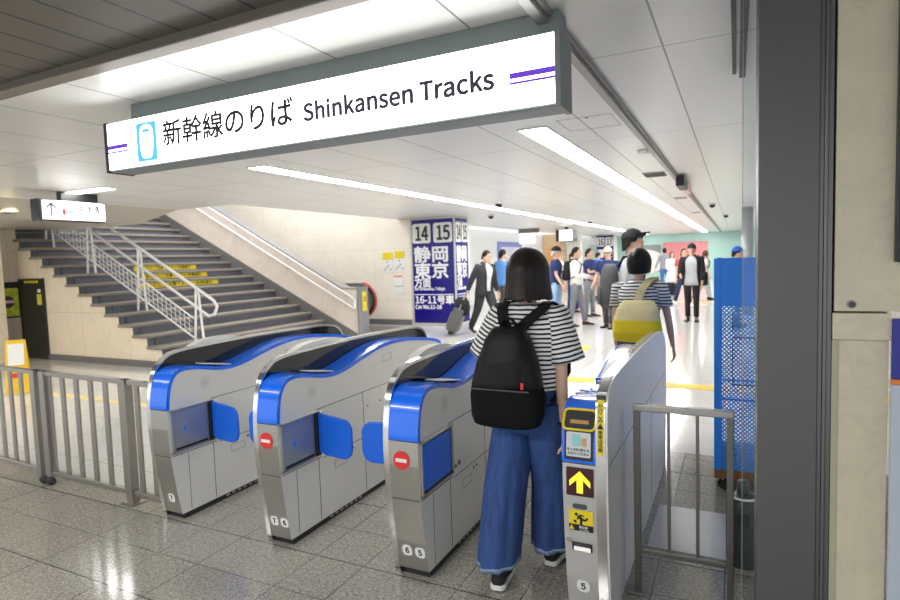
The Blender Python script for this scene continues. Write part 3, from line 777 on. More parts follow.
o = Vector((xm, fy(0.875) - 0.015, 0.875)); uy = ftan(0.875)
for p in rrect(0.132, 0.088, 0.02, 5, -0.066, -0.044): ring.append(o + Vector((1, 0, 0))*p[0] + uy*p[1])
build('slot_trim', MB().tube([tuple(p) for p in ring + [ring[0]]], 0.0055, 8, round_ends=False), yellow_p, g, label='yellow trim round the ticket slot')
ar = front_plate(g, 'arrow_sign', xm + 0.003, 0.622, 0, 0, mat('dark_maroon_panel', (0.05, 0.008, 0.012), 0.3, 0, 0.1, 20), rrect(0.112, 0.118, 0.003, 2, -0.056, -0.059), 0.002, 0.002)
A = [(0, 0.046), (0.043, 0.004), (0.043, -0.02), (0.013, 0.008), (0.013, -0.046), (-0.013, -0.046), (-0.013, 0.008), (-0.043, -0.02), (-0.043, 0.004)]
front_plate(ar, 'arrow', xm + 0.003, 0.622, 0, 0, mat('lit_yellow', (0.85, 0.72, 0.03), 0.4, 0, 0.03, 20, emit=(1, 0.85, 0.05), estr=0.45), A[::-1], 0.0015, 0.0045, label='yellow up arrow')
front_plate(g, 'sensor_window', xm + 0.0, 0.517, 0, 0, mat('grey_blue_window', (0.07, 0.085, 0.10), 0.25, 0, 0.1, 20), rrect(0.06, 0.021, 0.010, 5, -0.03, -0.0105), 0.002, 0.002)
ca = front_plate(g, 'caution_sticker', xm + 0.003, 0.455, 0, 0, yellow_p, rrect(0.100, 0.090, 0.002, 2, -0.05, -0.045), 0.0015, 0.0015, label='yellow caution sticker with a stumbling figure')
front_plate(ca, 'text_band', xm + 0.003, 0.424, 0, 0, ink, rrect(0.100, 0.028, 0.001, 1, -0.05, -0.014), 0.0012, 0.003)
def fig(pts, t=0.001, off=0.0032):
    oo = Vector((xm + 0.003, fy(0.465) - off, 0.465)); mb = MB()
    for p in pts:
        if len(p) == 3: mb.disc(oo + Vector((p[0], 0, 0)) + ftan(0.465)*p[1], p[2], (0, -1, 0), t, 14)
        else:
            a = Vector((p[0], p[1])); b = Vector((p[2], p[3])); n = Vector((-(b-a).y, (b-a).x)).normalized() * p[4]
            mb.plate(oo, (1, 0, 0), ftan(0.465), [tuple(a-n), tuple(b-n), tuple(b+n), tuple(a+n)], t)
    return mb
build('figure', fig([(-0.018, 0.017, 0.0065), (-0.010, 0.012, 0.004, -0.004, 0.007), (0.004, -0.004, 0.020, -0.006, 0.0045), (0.020, -0.006, 0.028, 0.006, 0.004), (0.002, -0.002, 0.0, -0.027, 0.005),
    (-0.008, 0.010, -0.016, -0.006, 0.0028), (-0.004, 0.012, 0.006, 0.016, 0.0028), (0.006, 0.016, 0.013, 0.011, 0.0026), (-0.030, -0.012, -0.018, -0.018, 0.005)]), ink, ca)
front_plate(ca, 'warning_triangle', xm - 0.036, 0.424, 0, 0, yellow_p, [(-0.011, -0.010), (0.011, -0.010), (0, 0.011)], 0.001, 0.0045)
front_text(ca, '!', xm - 0.036, 0.417, 0.016, ink, 0.006, bold=0.01)
front_text(ca, '駆け込み危険', xm + 0.013, 0.423, 0.0125, white_ink, 0.005, bold=0.012, width=0.034)
front_text(ca, 'No rushing', xm + 0.016, 0.413, 0.008, white_ink, 0.005, bold=0.005)
q = Vector((B0 + 0.020, fy(0.366) - 0.001, 0.366)); build('key_lock', MB().disc(q, 0.012, (0, -1, 0), 0.004, 18), chrome, g)
hd = front_plate(g, 'return_slot', xm + 0.004, 0.338, 0, 0, black, rrect(0.084, 0.038, 0.004, 3, -0.042, -0.019), 0.002, 0.002)
front_plate(hd, 'return_cup', xm + 0.006, 0.334, 0, 0, chrome, rrect(0.070, 0.020, 0.004, 3, -0.035, -0.010), 0.006, 0.006)
number_badge(g, xm, 0.155, '5')
for z in (0.697,):
    front_plate(g, 'joint', xm, z, 0, 0, seam_m, rrect(0.146, 0.003, 0.001, 1, -0.073, -0.0015), 0.0015, 0.0012)
# yellow sticker running up the fin's front edge
stp = []
for z in np.linspace(0.745, 0.965, 9):
    y = None
    for a, b in zip(fin[:-1], fin[1:]):
        if a[1] <= z <= b[1]: y = a[0] + (b[0]-a[0])*(z-a[1])/(b[1]-a[1]); break
    stp.append((y - 0.0015, z))
sk_ = build('caution_strip', MB().prism(stp + [(p[0] + 0.001, p[1]) for p in stp][::-1], -0.500, -0.474, 'x'), yellow_p, g, label='yellow strip with vertical black lettering')
def fin_text(ch, z, size=0.020, m=ink):
    i = min(range(len(stp)), key=lambda q: abs(stp[q][1] - z)); i2 = min(i+1, len(stp)-1); i1 = max(i-1, 0)
    u = Vector((0, stp[i2][0]-stp[i1][0], stp[i2][1]-stp[i1][1])).normalized()
    y = np.interp(z, [p[1] for p in stp], [p[0] for p in stp])
    text(ch, size, m, sk_, (-0.487, y - 0.0006, z), (1, 0, 0), u, bold=0.01, align='CENTER', off=0)
for i, ch in enumerate('かけこみ'): fin_text(ch, 0.935 - 0.019*i, 0.019)
fin_text('▲', 0.852, 0.024)
for i, ch in enumerate('乗車は危険'): fin_text(ch, 0.830 - 0.018*i, 0.018)
i = len(fin)
c4 = MB().disc((-0.487, 2.355, 0.985), 0.011, (0, -0.8, 0.55), 0.001, 18)
build('prohibition_sign', c4, white_p, g)
c5 = MB(); uu = Vector((1, 0, 0)); vv = Vector((0, 0.55, 0.8)).normalized(); cc = Vector((-0.487, 2.3535, 0.9865))
c5.tube([tuple(cc + uu*0.010*math.cos(2*PI*k/16) + vv*0.010*math.sin(2*PI*k/16)) for k in range(17)], 0.0016, 6, round_ends=False)
c5.tube([tuple(cc + (uu*0.7 + vv*0.7)*0.009), tuple(cc - (uu*0.7 + vv*0.7)*0.009)], 0.0014, 6)
build('prohibition_ring', c5, red_p, g)

# ------------------------------------------------------------------ hanging station sign
sg = thing('hanging_sign', 'long lit white overhead sign reading Shinkansen Tracks above the gates', 'sign', (-2.03, 2.38, 2.15))
sx0, sx1, sz0, sz1 = -3.432, -0.632, 2.158, 2.432
build('housing', bx(sx0 - 0.004, sx1 + 0.004, 2.312, 2.46, sz0 - 0.012, sz1 + 0.006), grey_frame, sg, bev=0.004)
fc = build('face', bx(sx0 + 0.012, sx1 - 0.012, 2.304, 2.314, sz0, sz1), lit_white, sg, bev=0.004, label='glowing white face')
build('end_cap', bx(sx0 - 0.012, sx0 + 0.012, 2.298, 2.47, sz0 - 0.016, sz1 + 0.008), dark_frame, sg, bev=0.004)
e1 = build('end_cap', bx(sx1 - 0.012, sx1 + 0.014, 2.298, 2.47, sz0 - 0.016, sz1 + 0.008), grey_frame, sg, bev=0.004)
build('mounting_beam', bx(-3.30, -0.645, 2.385, 2.50, sz1 + 0.006, CZ), mat('grey_green_beam', (0.24, 0.28, 0.275), 0.5, 0.2, 0.05, 10), sg, bev=0.003)
purple = mat('violet_print', (0.16, 0.05, 0.62), 0.4, 0, 0.03, 20, emit=(0.16, 0.05, 0.8), estr=0.25)
yf = 2.304
for (a, b, w1) in ((sx0 + 0.012, -3.235, 0), (-0.834, sx1 - 0.012, 0)):
    build('stripe', bx(a, b, yf - 0.0015, yf, 2.277, 2.301), purple, fc, label='violet stripe')
    build('stripe', bx(a, b, yf - 0.0015, yf, 2.254, 2.264), purple, fc, label='thin violet line')
lb = mat('light_blue_print', (0.09, 0.42, 0.83), 0.4, 0, 0.03, 20, emit=(0.10, 0.45, 0.95), estr=0.55)
pg = build('train_pictogram', MB().plate((-3.153, yf, 2.178), (1, 0, 0), (0, 0, 1), rrect(0.172, 0.222, 0.016, 5), 0.0015), lb, fc, label='light blue square train front pictogram')
tr = [(0.045, 0.03), (0.06, 0.018), (0.112, 0.018), (0.127, 0.03), (0.140, 0.08), (0.143, 0.13), (0.140, 0.175), (0.125, 0.198), (0.106, 0.204), (0.098, 0.208), (0.074, 0.208), (0.066, 0.204), (0.047, 0.198), (0.032, 0.175), (0.029, 0.13), (0.032, 0.08)]
build('train_front', MB().plate((-3.153, yf - 0.0015, 2.178), (1, 0, 0), (0, 0, 1), tr, 0.001), lit_white, pg)
w_ = MB().plate((-3.153, yf - 0.0025, 2.178), (1, 0, 0), (0, 0, 1), rrect(0.06, 0.020, 0.003, 2, 0.056, 0.164), 0.001)
for xx in (0.066, 0.096): w_.plate((-3.153, yf - 0.0025, 2.178), (1, 0, 0), (0, 0, 1), rrect(0.018, 0.012, 0.003, 2, xx - 0.003, 0.130), 0.001)
build('train_windows', w_, lb, pg)
text('新幹線のりば', 0.152, ink, fc, (-2.93, yf, 2.252), (1, 0, 0), (0, 0, 1), bold=0.02, width=0.955)
text('Shinkansen Tracks', 0.118, mat('dark_violet_ink', (0.05, 0.04, 0.07), 0.5, 0, 0.05, 20), fc, (-1.912, yf, 2.252), (1, 0, 0), (0, 0, 1), bold=0.035, width=1.008)

# ---- small toilet direction sign by the stairs, facing along the gate row
ts = thing('hanging_sign', 'small lit sign with up arrow and toilet figures hanging before the stairs', 'sign', (-7.58, 4.55, 2.2))
build('housing', bx(-7.66, -7.505, 4.145, 4.965, 2.185, 2.44), dark_frame, ts, bev=0.004)
tf = build('face', bx(-7.506, -7.498, 4.165, 4.95, 2.197, 2.43), mat('softly_lit_sign_face', (0.9, 0.9, 0.9), 0.4, 0, 0.01, 5, emit=(1, 1, 0.98), estr=0.55), ts, bev=0.004, label='glowing white face')
build('end_cap', bx(-7.67, -7.494, 4.128, 4.150, 2.18, 2.445), dark_frame, ts, bev=0.003)
build('mounting_beam', bx(-7.63, -7.53, 4.42, 4.88, 2.44, CZ), dark_frame, ts)
tx = -7.498
a_ = [(0.0, 0.095), (0.062, 0.03), (0.045, 0.018), (0.009, 0.058), (0.009, -0.075), (-0.009, -0.075), (-0.009, 0.058), (-0.045, 0.018), (-0.062, 0.03)]
build('arrow', MB().plate((tx, 4.27, 2.312), (0, 1, 0), (0, 0, 1), a_[::-1], 0.0015), ink, tf)
for (y, m_, sk2) in ((4.42, red_p, 1), (4.50, lb, 0)):
    f = MB().disc((tx, y, 2.352), 0.013, (1, 0, 0), 0.0015, 14)
    body = [(-0.02, 0.03), (0.02, 0.03), (0.024, -0.035), (0.008, -0.035), (0.008, -0.06), (-0.008, -0.06), (-0.008, -0.035), (-0.024, -0.035)] if sk2 else [(-0.022, 0.03), (0.022, 0.03), (0.008, -0.06), (-0.008, -0.06)]
    f.plate((tx, y, 2.305), (0, 1, 0), (0, 0, 1), body[::-1], 0.0015)
    build('figure', f, m_, tf)
grey_ink = mat('grey_ink', (0.25, 0.26, 0.27), 0.5, 0, 0.05, 20)
text('お手洗', 0.095, ink, tf, (tx, 4.60, 2.305), (0, 1, 0), (0, 0, 1), bold=0.03, width=0.28)
text('Restrooms', 0.05, ink, tf, (tx, 4.62, 2.245), (0, 1, 0), (0, 0, 1), width=0.20)

# ------------------------------------------------------------------ ceiling lights and small ceiling fittings
def strip(label, x0, x1, y0, y1):
    t = thing('ceiling_light', label, 'ceiling light', ((x0+x1)/2, (y0+y1)/2, CZ - 0.02), 'linear ceiling lights')
    build('diffuser', bx(x0, x1, y0, y1, CZ - 0.008, CZ - 0.001), lit_strip, t)
    f = MB().box(x0 - 0.012, x0, y0 - 0.012, y1, CZ - 0.012, CZ).box(x1, x1 + 0.012, y0 - 0.012, y1, CZ - 0.012, CZ).box(x0, x1, y0 - 0.012, y0, CZ - 0.012, CZ)
    build('frame', f, white_p, t)
strip('long bright ceiling light strip right of the middle, over the concourse', -1.535, -1.315, 4.42, 33)
strip('long bright ceiling light strip left of the middle, crossing above the blue pillar', -4.45, -4.23, 4.47, 33)
strip('short bright ceiling light panel behind the small toilet sign', -7.55, -6.80, 4.46, 4.66)
dl = thing('downlight', 'round warm downlight in the soffit over the brown door', 'downlight', (-7.94, 4.02, 2.36))
zz = 2.35
dl.location = (-9.25, 4.69, 2.40); WM[dl.name] = Vector(dl.location)
build('lamp', MB().disc((-9.25, 4.69, 2.418), 0.10, (0, 0, -1), 0.015, 24), lamp_warm, dl)
build('ring', MB().lathe((-9.25, 4.69, 2.402), [(0.10, 0.0), (0.115, 0.0), (0.115, 0.022), (0.10, 0.022), (0.10, 0.0)]), white_p, dl)
vt = thing('air_vent', 'small slatted air vent in the white ceiling right of the light strip', 'vent', (-0.93, 7.89, CZ))
build('frame', bx(-1.06, -0.80, 7.70, 8.10, CZ - 0.012, CZ), mat('grey_vent', (0.35, 0.35, 0.34), 0.5, 0.3, 0.05, 20), vt, bev=0.002)
for k in range(6): build('slat', bx(-1.05, -0.81, 7.73 + 0.06*k, 7.755 + 0.06*k, CZ - 0.018, CZ - 0.012), dark_frame, vt)
for y in (11.5, 16.2):
    v2 = tag(build('air_vent', bx(-1.02, -0.82, y, y + 0.3, CZ - 0.012, CZ), mat('grey_vent', (0.35, 0.35, 0.34))), 'nearer thin air vent in the ceiling beyond the slatted vent' if y < 12 else 'farther thin air vent in the ceiling beyond the slatted vent', 'vent')
ht = thing('ceiling_hatch', 'outlined square access hatch in the white ceiling beside the light strip', 'hatch', (-0.95, 4.5, CZ))
l_ = MB()
for (a, b, c_, e2) in ((-1.2, -0.8, 4.30, 4.304), (-1.2, -0.8, 4.72, 4.724), (-1.2, -1.196, 4.30, 4.724), (-0.804, -0.8, 4.30, 4.724)): l_.box(a, b, c_, e2, CZ - 0.0015, CZ)
build('joint', l_, grey_ink, ht)
build('latch', MB().disc((-0.98, 4.33, CZ), 0.012, (0, 0, -1), 0.004), steel_dark, ht)
sd = tag(build('smoke_detector', MB().lathe((-0.80, 6.02, CZ), [(0.07, 0), (0.07, -0.02), (0.05, -0.035), (0.0, -0.037)]), white_p), 'round white smoke detector on the ceiling beside the grey track', 'smoke detector')
el = thing('emergency_sign', 'small dark box lamp hanging on the ceiling track right of centre', 'emergency light', (-0.66, 8.5, 2.3))
build('housing', bx(-0.70, -0.60, 8.1, 8.75, 2.40, 2.525), dark_frame, el, bev=0.004)
build('lens', bx(-0.69, -0.61, 8.75, 9.6, 2.42, 2.52), mat('pinkish_lens', (0.75, 0.5, 0.5), 0.3, 0, 0.05, 10), el)
def camera_dome(x, y, label):
    t = thing('ceiling_camera', label, 'camera', (x, y, CZ - 0.1), 'dark dome cameras under the ceiling')
    build('base', MB().lathe((x, y, CZ), [(0.07, 0), (0.07, -0.03), (0.0, -0.03)]), white_p, t)
    build('dome', MB().ell((x, y, CZ - 0.04), (0.06, 0.06, 0.06)), black, t)
camera_dome(-5.1, 12.6, 'dark dome camera under the ceiling just right of the blue pillar')
camera_dome(-3.85, 9.9, 'dark dome camera under the ceiling above the backpack woman')
camera_dome(-3.9, 17.5, 'dark dome camera under the ceiling left of the hanging lit box')
camera_dome(-0.45, 13.5, 'dark dome camera under the ceiling left of the thin column')
camera_dome(-0.25, 18.0, 'dark dome camera far back under the ceiling beside the thin column')

# ------------------------------------------------------------------ blue platform pillars
def pillar(label, x0, x1, y0, y1, nums, full):
    p = thing('sign_pillar', label, 'pillar', ((x0+x1)/2, (y0+y1)/2, 0))
    build('column', bx(x0, x1, y0, y1, 0, CZ), mat('pillar_trim', (0.62, 0.60, 0.56), 0.4, 0.2, 0.05, 10), p, bev=0.01)
    W = x1 - x0
    for face in ((0,) if not full else (0, 1)):
        if face == 0: o = Vector((x0, y0, 0)); ux = Vector((1, 0, 0)); nn = Vector((0, -1, 0)); fw = W
        else: o = Vector((x1, y0, 0)); ux = Vector((0, 1, 0)); nn = Vector((1, 0, 0)); fw = y1 - y0
        s = fw / 1.21
        a = 0.05 * fw
        pn = build('blue_panel', MB().plate(o + Vector((0, 0, 0.06)), ux, (0, 0, 1), [(a, 0), (fw - a*0.6, 0), (fw - a*0.6, CZ - 0.11), (a, CZ - 0.11)], 0.006), navy_panel, p, label='deep blue sign panel')
        for i, nm in enumerate(nums):
            xx = (0.075 + 0.575 * i) * s
            nb = build('number_plate', MB().plate(o + nn*0.006 + Vector((0, 0, 1.95)), ux, (0, 0, 1), rrect(0.5*s, 0.46, 0.06*s, 4, xx, 0), 0.004), white_p, pn)
            text(nm, 0.44, ink, nb, o + nn*0.010 + ux*(xx + 0.07*s) + Vector((0, 0, 2.02)), ux, (0, 0, 1), bold=0.03, width=0.36*s)
        if full:
            q = nn * 0.006
            text('静岡', 0.40, white_ink, pn, o + q + ux*0.09*s + Vector((0, 0, 1.52)), ux, (0, 0, 1), bold=0.03, width=0.92*s)
            text('東京', 0.40, white_ink, pn, o + q + ux*0.09*s + Vector((0, 0, 1.14)), ux, (0, 0, 1), bold=0.03, width=0.92*s)
            text('方面', 0.24, white_ink, pn, o + q + ux*0.09*s + Vector((0, 0, 0.92)), ux, (0, 0, 1), bold=0.03, width=0.44*s)
            text('for Shizuoka, Tokyo', 0.10, white_ink, pn, o + q + ux*0.09*s + Vector((0, 0, 0.84)), ux, (0, 0, 1), bold=0.04, width=0.82*s)
            build('rule', MB().plate(o + q + Vector((0, 0, 0.725)), ux, (0, 0, 1), [(0.08*s, 0), (1.13*s, 0), (1.13*s, 0.02), (0.08*s, 0.02)], 0.002), white_ink, pn)
            text('16-11号車', 0.22, white_ink, pn, o + q + ux*0.09*s + Vector((0, 0, 0.52)), ux, (0, 0, 1), bold=0.035, width=1.05*s)
            text('Car No.11-16', 0.12, white_ink, pn, o + q + ux*0.09*s + Vector((0, 0, 0.40)), ux, (0, 0, 1), bold=0.05, width=0.72*s)
        else:
            for i in range(2):
                build('notice', MB().plate(o + nn*0.006 + Vector((0, 0, 1.38)), ux, (0, 0, 1), rrect(0.42*s, 0.42, 0.04, 3, (0.1 + 0.575*i)*s, 0), 0.003), white_p, pn)
pillar('square blue pillar with white numbers 14 15 beside the man in the dark suit', -6.99, -5.80, 12.08, 12.80, ['14', '15'], True)
pillar('distant dark blue pillar with white numbers 16 17', -6.42, -5.52, 30.0, 30.9, ['16', '17'], False)

# ---- notices on the back wall
for (x0, x1, z0, z1, lab) in ((-7.80, -7.50, 1.27, 1.78, 'left of two notices with yellow headers on the marble wall'), (-7.46, -7.16, 1.29, 1.80, 'right of two notices with yellow headers on the marble wall')):
    n = thing('wall_notice', lab, 'notice', ((x0+x1)/2, 12.09, z0))
    pp = build('sheet', bx(x0, x1, 12.088, 12.099, z0, z1), white_p, n)
    build('header', bx(x0 + 0.01, x1 - 0.01, 12.085, 12.088, z1 - 0.19, z1 - 0.01), yellow_p, n)
    d = MB()
    for k in range(4): d.disc((x0 + 0.07 + 0.055*k, 12.088, z0 + 0.08 + 0.05*((k*7) % 3)), 0.028, (0, -1, 0), 0.002, 10)
    build('drawing', d, mat('muted_print', (0.45, 0.40, 0.42), 0.6, 0, 0.5, 12), n)
    build('spot', MB().disc((x0 + 0.15, 12.088, z1 - 0.24), 0.025, (0, -1, 0), 0.002, 12), mat('soft_red_print', (0.7, 0.25, 0.22)), n)
n = thing('wall_notice', 'white notice with a red header below the yellow topped notices', 'notice', (-7.35, 12.09, 0.85))
build('sheet', bx(-7.50, -7.22, 12.088, 12.099, 0.76, 1.22), white_p, n)
build('header', bx(-7.48, -7.24, 12.085, 12.088, 1.165, 1.20), mat('orange_red_print', (0.75, 0.16, 0.05)), n)
build('rule', bx(-7.48, -7.24, 12.085, 12.088, 0.93, 0.945), grey_ink, n)

# ---- poster and yellow board by the service door
po = thing('wall_poster', 'yellow green poster in black frame on the shaded wall by the door', 'poster', (-11.79, 5.85, 0.8))
build('frame', bx(-11.80, -11.775, 5.68, 6.03, 0.75, 1.40), black, po, bev=0.003)
build('print', bx(-11.775, -11.770, 5.70, 6.01, 0.78, 1.29), mat('yellow_green_print', (0.50, 0.58, 0.05), 0.4, 0, 0.7, 14), po)
build('black_disc', MB().disc((-11.770, 5.83, 1.04), 0.11, (1, 0, 0), 0.002), mat('dark_print', (0.06, 0.03, 0.03)), po)
build('white_band', bx(-11.768, -11.766, 5.74, 5.93, 1.02, 1.07), mat('pink_white_print', (0.75, 0.5, 0.5)), po)
bd = thing('floor_board', 'yellow folding floor board with a white notice standing beyond the bar fence', 'sign board', (-8.38, 4.2, 0))
M_ = Matrix.Translation(Vector((-8.38, 4.2, 0))) @ Matrix.Rotation(math.radians(55), 4, 'Z')
pts = [(-0.13, 0), (0.13, 0), (0.105, 0.69), (-0.105, 0.69)]
def tilt(mb, s):
    R_ = M_ @ Matrix.Translation(Vector((0, 0.0, 0.69))) @ Matrix.Rotation(math.radians(s), 4, 'X') @ Matrix.Translation(Vector((0, 0, -0.69)))
    mb.v = [tuple(R_ @ Vector(v)) for v in mb.v]; return mb
for s_ in (14, -14):
    build('leaf', tilt(MB().prism(pts, -0.008, 0.008, 'y'), s_), mat('yellow_board', (0.85, 0.55, 0.02), 0.45, 0, 0.05, 10), bd, bev=0.003)
build('notice', tilt(MB().box(-0.085, 0.085, -0.014, -0.009, 0.36, 0.64), -14), white_p, bd)
build('red_mark', tilt(MB().box(-0.06, 0.06, -0.014, -0.009, 0.20, 0.26), -14), red_p, bd)

# ------------------------------------------------------------------ bar fences
fence_m = mat('grey_brown_fence_metal', (0.36, 0.34, 0.31), 0.36, 0.85, 0.08, 25, (1, 1, 8))
def fence(label, x0, x1, y0, y1, nb, post0, post1, castor=False):
    t = thing('bar_fence', label, 'fence', ((x0+x1)/2, (y0+y1)/2, 0), 'bar fences left of the gates')
    L = Vector((x1-x0, y1-y0, 0)).length; ang = math.atan2(y1-y0, x1-x0)
    M = Matrix.Translation(Vector((x0, y0, 0))) @ Matrix.Rotation(ang, 4, 'Z')
    build('top_rail', MB().box(0, L, -0.022, 0.022, 0.805, 0.835, M=M), fence_m, t, bev=0.004)
    build('bottom_rail', MB().box(0, L, -0.018, 0.018, 0.065, 0.095, M=M), fence_m, t, bev=0.004)
    for k in range(nb):
        q = L * (k + 0.5) / nb
        build('baluster', MB().box(q - 0.022, q + 0.022, -0.008, 0.008, 0.095, 0.805, M=M), fence_m, t, bev=0.002)
    for (on, q) in ((post0, 0.03), (post1, L - 0.03)):
        if on: build('post', MB().box(q - 0.03, q + 0.03, -0.03, 0.03, 0.0 if not castor or on == 2 else 0.05, 0.835, M=M), fence_m, t, bev=0.004)
        if on == 2: build('base_plate', MB().box(q - 0.06, q + 0.06, -0.055, 0.055, 0, 0.008, M=M), fence_m, t)
    if castor:
        for q in (-0.02, 0.06):
            w_ = build('caster', MB().tube([tuple(M @ Vector((q - 0.012, -0.03, 0.028))), tuple(M @ Vector((q + 0.012, -0.03, 0.028)))], 0.028, 14), rubber, t)
    return t
fence('short bar fence between the leftmost gate and the plated post', -3.56, -3.25, 2.425, 2.40, 2, 0, 0)
fence('middle bar fence panel with casters, between two posts', -4.56, -3.57, 2.44, 2.425, 6, 1, 2, True)
fence('bar fence panel at the left edge of the photo', -6.9, -4.63, 2.55, 2.445, 14, 1, 1)

rf = thing('guard_rail', 'plain steel guard rail with two bars in front of the blue cart', 'guard rail', (-0.21, 2.67, 0))
gx0, gx1, gy = -0.40, -0.02, 2.67
for x in (gx0, gx1):
    build('post', bx(x - 0.014, x + 0.014, gy - 0.014, gy + 0.014, 0, 0.845), steel_dark, rf, bev=0.003)
build('base_plate', bx(gx0 - 0.045, gx0 + 0.04, gy - 0.045, gy + 0.045, 0, 0.012), steel_dark, rf, bev=0.003)
build('top_rail', bx(gx0 - 0.016, gx1 + 0.016, gy - 0.018, gy + 0.018, 0.845, 0.875), mat('rail_steel', (0.42, 0.41, 0.39), 0.32, 1.0, 0.06, 25, (10, 1, 1)), rf, bev=0.004)
build('bottom_rail', bx(gx0 + 0.014, gx1 - 0.014, gy - 0.010, gy + 0.010, 0.185, 0.208), steel_dark, rf, bev=0.003)
for x in (-0.266, -0.148): build('bar', bx(x - 0.007, x + 0.007, gy - 0.007, gy + 0.007, 0.208, 0.845), steel_dark, rf, bev=0.002)

fp = thing('floor_plate', 'smooth grey steel plate on the floor behind the guard rail', 'floor plate', (-0.2, 3.35, 0))
build('plate', bx(-0.42, 0.10, 3.10, 3.66, 0.0, 0.008), mat('grey_floor_plate', (0.42, 0.43, 0.43), 0.4, 0.6, 0.06, 8), fp, bev=0.003)

# tactile strips
def tact(label, x0, x1, y0, y1):
    mb = MB(); mb.box(x0, x1, y0, y1, 0, 0.005)
    tag(build('tactile_strip', mb, mat('hazy_tactile_strip', (0.78, 0.62, 0.30), 0.6, 0, 0.1, 30) if 'faint' in label else yellow_tape), label, 'tactile paving', 'yellow tactile strips')  # the strip beyond the fence has haze put into its yellow
tact('yellow tactile strip crossing the pale floor behind the rightmost gate', -2.3, 3.5, 6.98, 7.22)
tact('yellow tactile patch on the floor left of the striped woman with the yellow bag', -2.62, -2.18, 9.0, 9.75)
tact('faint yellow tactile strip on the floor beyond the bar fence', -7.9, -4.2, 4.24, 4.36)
tact('far yellow tactile strip behind the feet of the man in the black cardigan', -4.0, 3.5, 19.0, 19.3)

# ------------------------------------------------------------------ blue cart and canister
ct = thing('roll_cart', 'tall blue mesh cage cart on a wooden base behind the guard rail', 'cart', (0.25, 4.3, 0))
cx0, cx1, cy0, cy1 = -0.125, 0.62, 4.02, 4.65
build('base_board', bx(cx0 + 0.0, cx1, cy0, cy1, 0.085, 0.145), wood, ct, bev=0.004)
for (x, y) in ((cx0 + 0.07, cy0 + 0.06), (cx1 - 0.07, cy0 + 0.06), (cx0 + 0.07, cy1 - 0.06), (cx1 - 0.07, cy1 - 0.06)):
    w_ = build('caster', MB().tube([(x - 0.014, y, 0.036), (x + 0.014, y, 0.036)], 0.035, 14), rubber, ct)
    build('fork', bx(x - 0.024, x - 0.018, y - 0.02, y + 0.02, 0.03, 0.085).box(x + 0.018, x + 0.024, y - 0.02, y + 0.02, 0.03, 0.085), steel, w_)
for (x, y) in ((cx0, cy0), (cx1 - 0.035, cy0), (cx0, cy1 - 0.035), (cx1 - 0.035, cy1 - 0.035)):
    build('upright', bx(x, x + 0.035, y, y + 0.035, 0.145, 1.50), cart_blue, ct, bev=0.003)
for y in (cy0 + 0.006, cy1 - 0.03):
    build('top_sheet', bx(cx0 + 0.035, cx1 - 0.035, y, y + 0.012, 1.21, 1.495), cart_blue, ct, bev=0.002)
    build('rail', bx(cx0 + 0.035, cx1 - 0.035, y - 0.002, y + 0.018, 1.20, 1.215).box(cx0 + 0.035, cx1 - 0.035, y - 0.002, y + 0.018, 0.60, 0.612), cart_blue, ct)
    if y < cy0 + 0.1: build('mesh_panel', bx(cx0 + 0.035, cx1 - 0.035, y + 0.005, y + 0.008, 0.145, 1.21), cart_perf, ct)
build('side_panel', bx(cx1 - 0.015, cx1 - 0.012, cy0 + 0.035, cy1 - 0.035, 0.145, 1.49), cart_blue, ct)
build('side_panel', bx(cx0 + 0.012, cx0 + 0.015, cy0 + 0.035, cy1 - 0.035, 0.145, 1.49), cart_blue, ct)
sl = MB()
for x in (-0.02, 0.17):
    for z0, z1 in ((0.70, 1.00), (1.04, 1.16)): sl.box(x, x + 0.005, cy0 + 0.0, cy0 + 0.004, z0, z1)
    if x < 0: sl.box(x, 0.175, cy0, cy0 + 0.004, 0.70, 0.706).box(x, 0.175, cy0, cy0 + 0.004, 1.0, 1.006)
build('slot', sl, mat('dark_blue_slot', (0.01, 0.04, 0.22), 0.5, 0, 0.05, 20), ct)

cn = thing('canister', 'dark grey upright canister with narrow cap standing by the glass edge', 'canister', (0.03, 3.1, 0))
cc = (0.035, 3.12, 0)
build('body', MB().lathe(cc, [(0.0, 0.0), (0.074, 0.0), (0.078, 0.01), (0.078, 0.30), (0.074, 0.325), (0.055, 0.345), (0.034, 0.352), (0.0, 0.352)], 28), canister, cn)
build('band', MB().lathe(cc, [(0.058, 0.334), (0.0655, 0.3385), (0.0575, 0.345), (0.052, 0.345)], 28), white_p, cn, label='pale band below the cap')
build('cap', MB().lathe(cc, [(0.0, 0.35), (0.027, 0.35), (0.027, 0.410), (0.023, 0.418), (0.0, 0.418)], 24), mat('grey_cap', (0.09, 0.10, 0.10), 0.4, 0.2, 0.08, 20), cn)
build('label_square', MB().plate((cc[0] - 0.025, cc[1] - 0.080, 0.22), (1, 0, 0), (0, 0, 1), rrect(0.05, 0.06, 0.005, 2), 0.002), mat('dim_label', (0.02, 0.022, 0.025), 0.3, 0, 0.1, 20), cn)

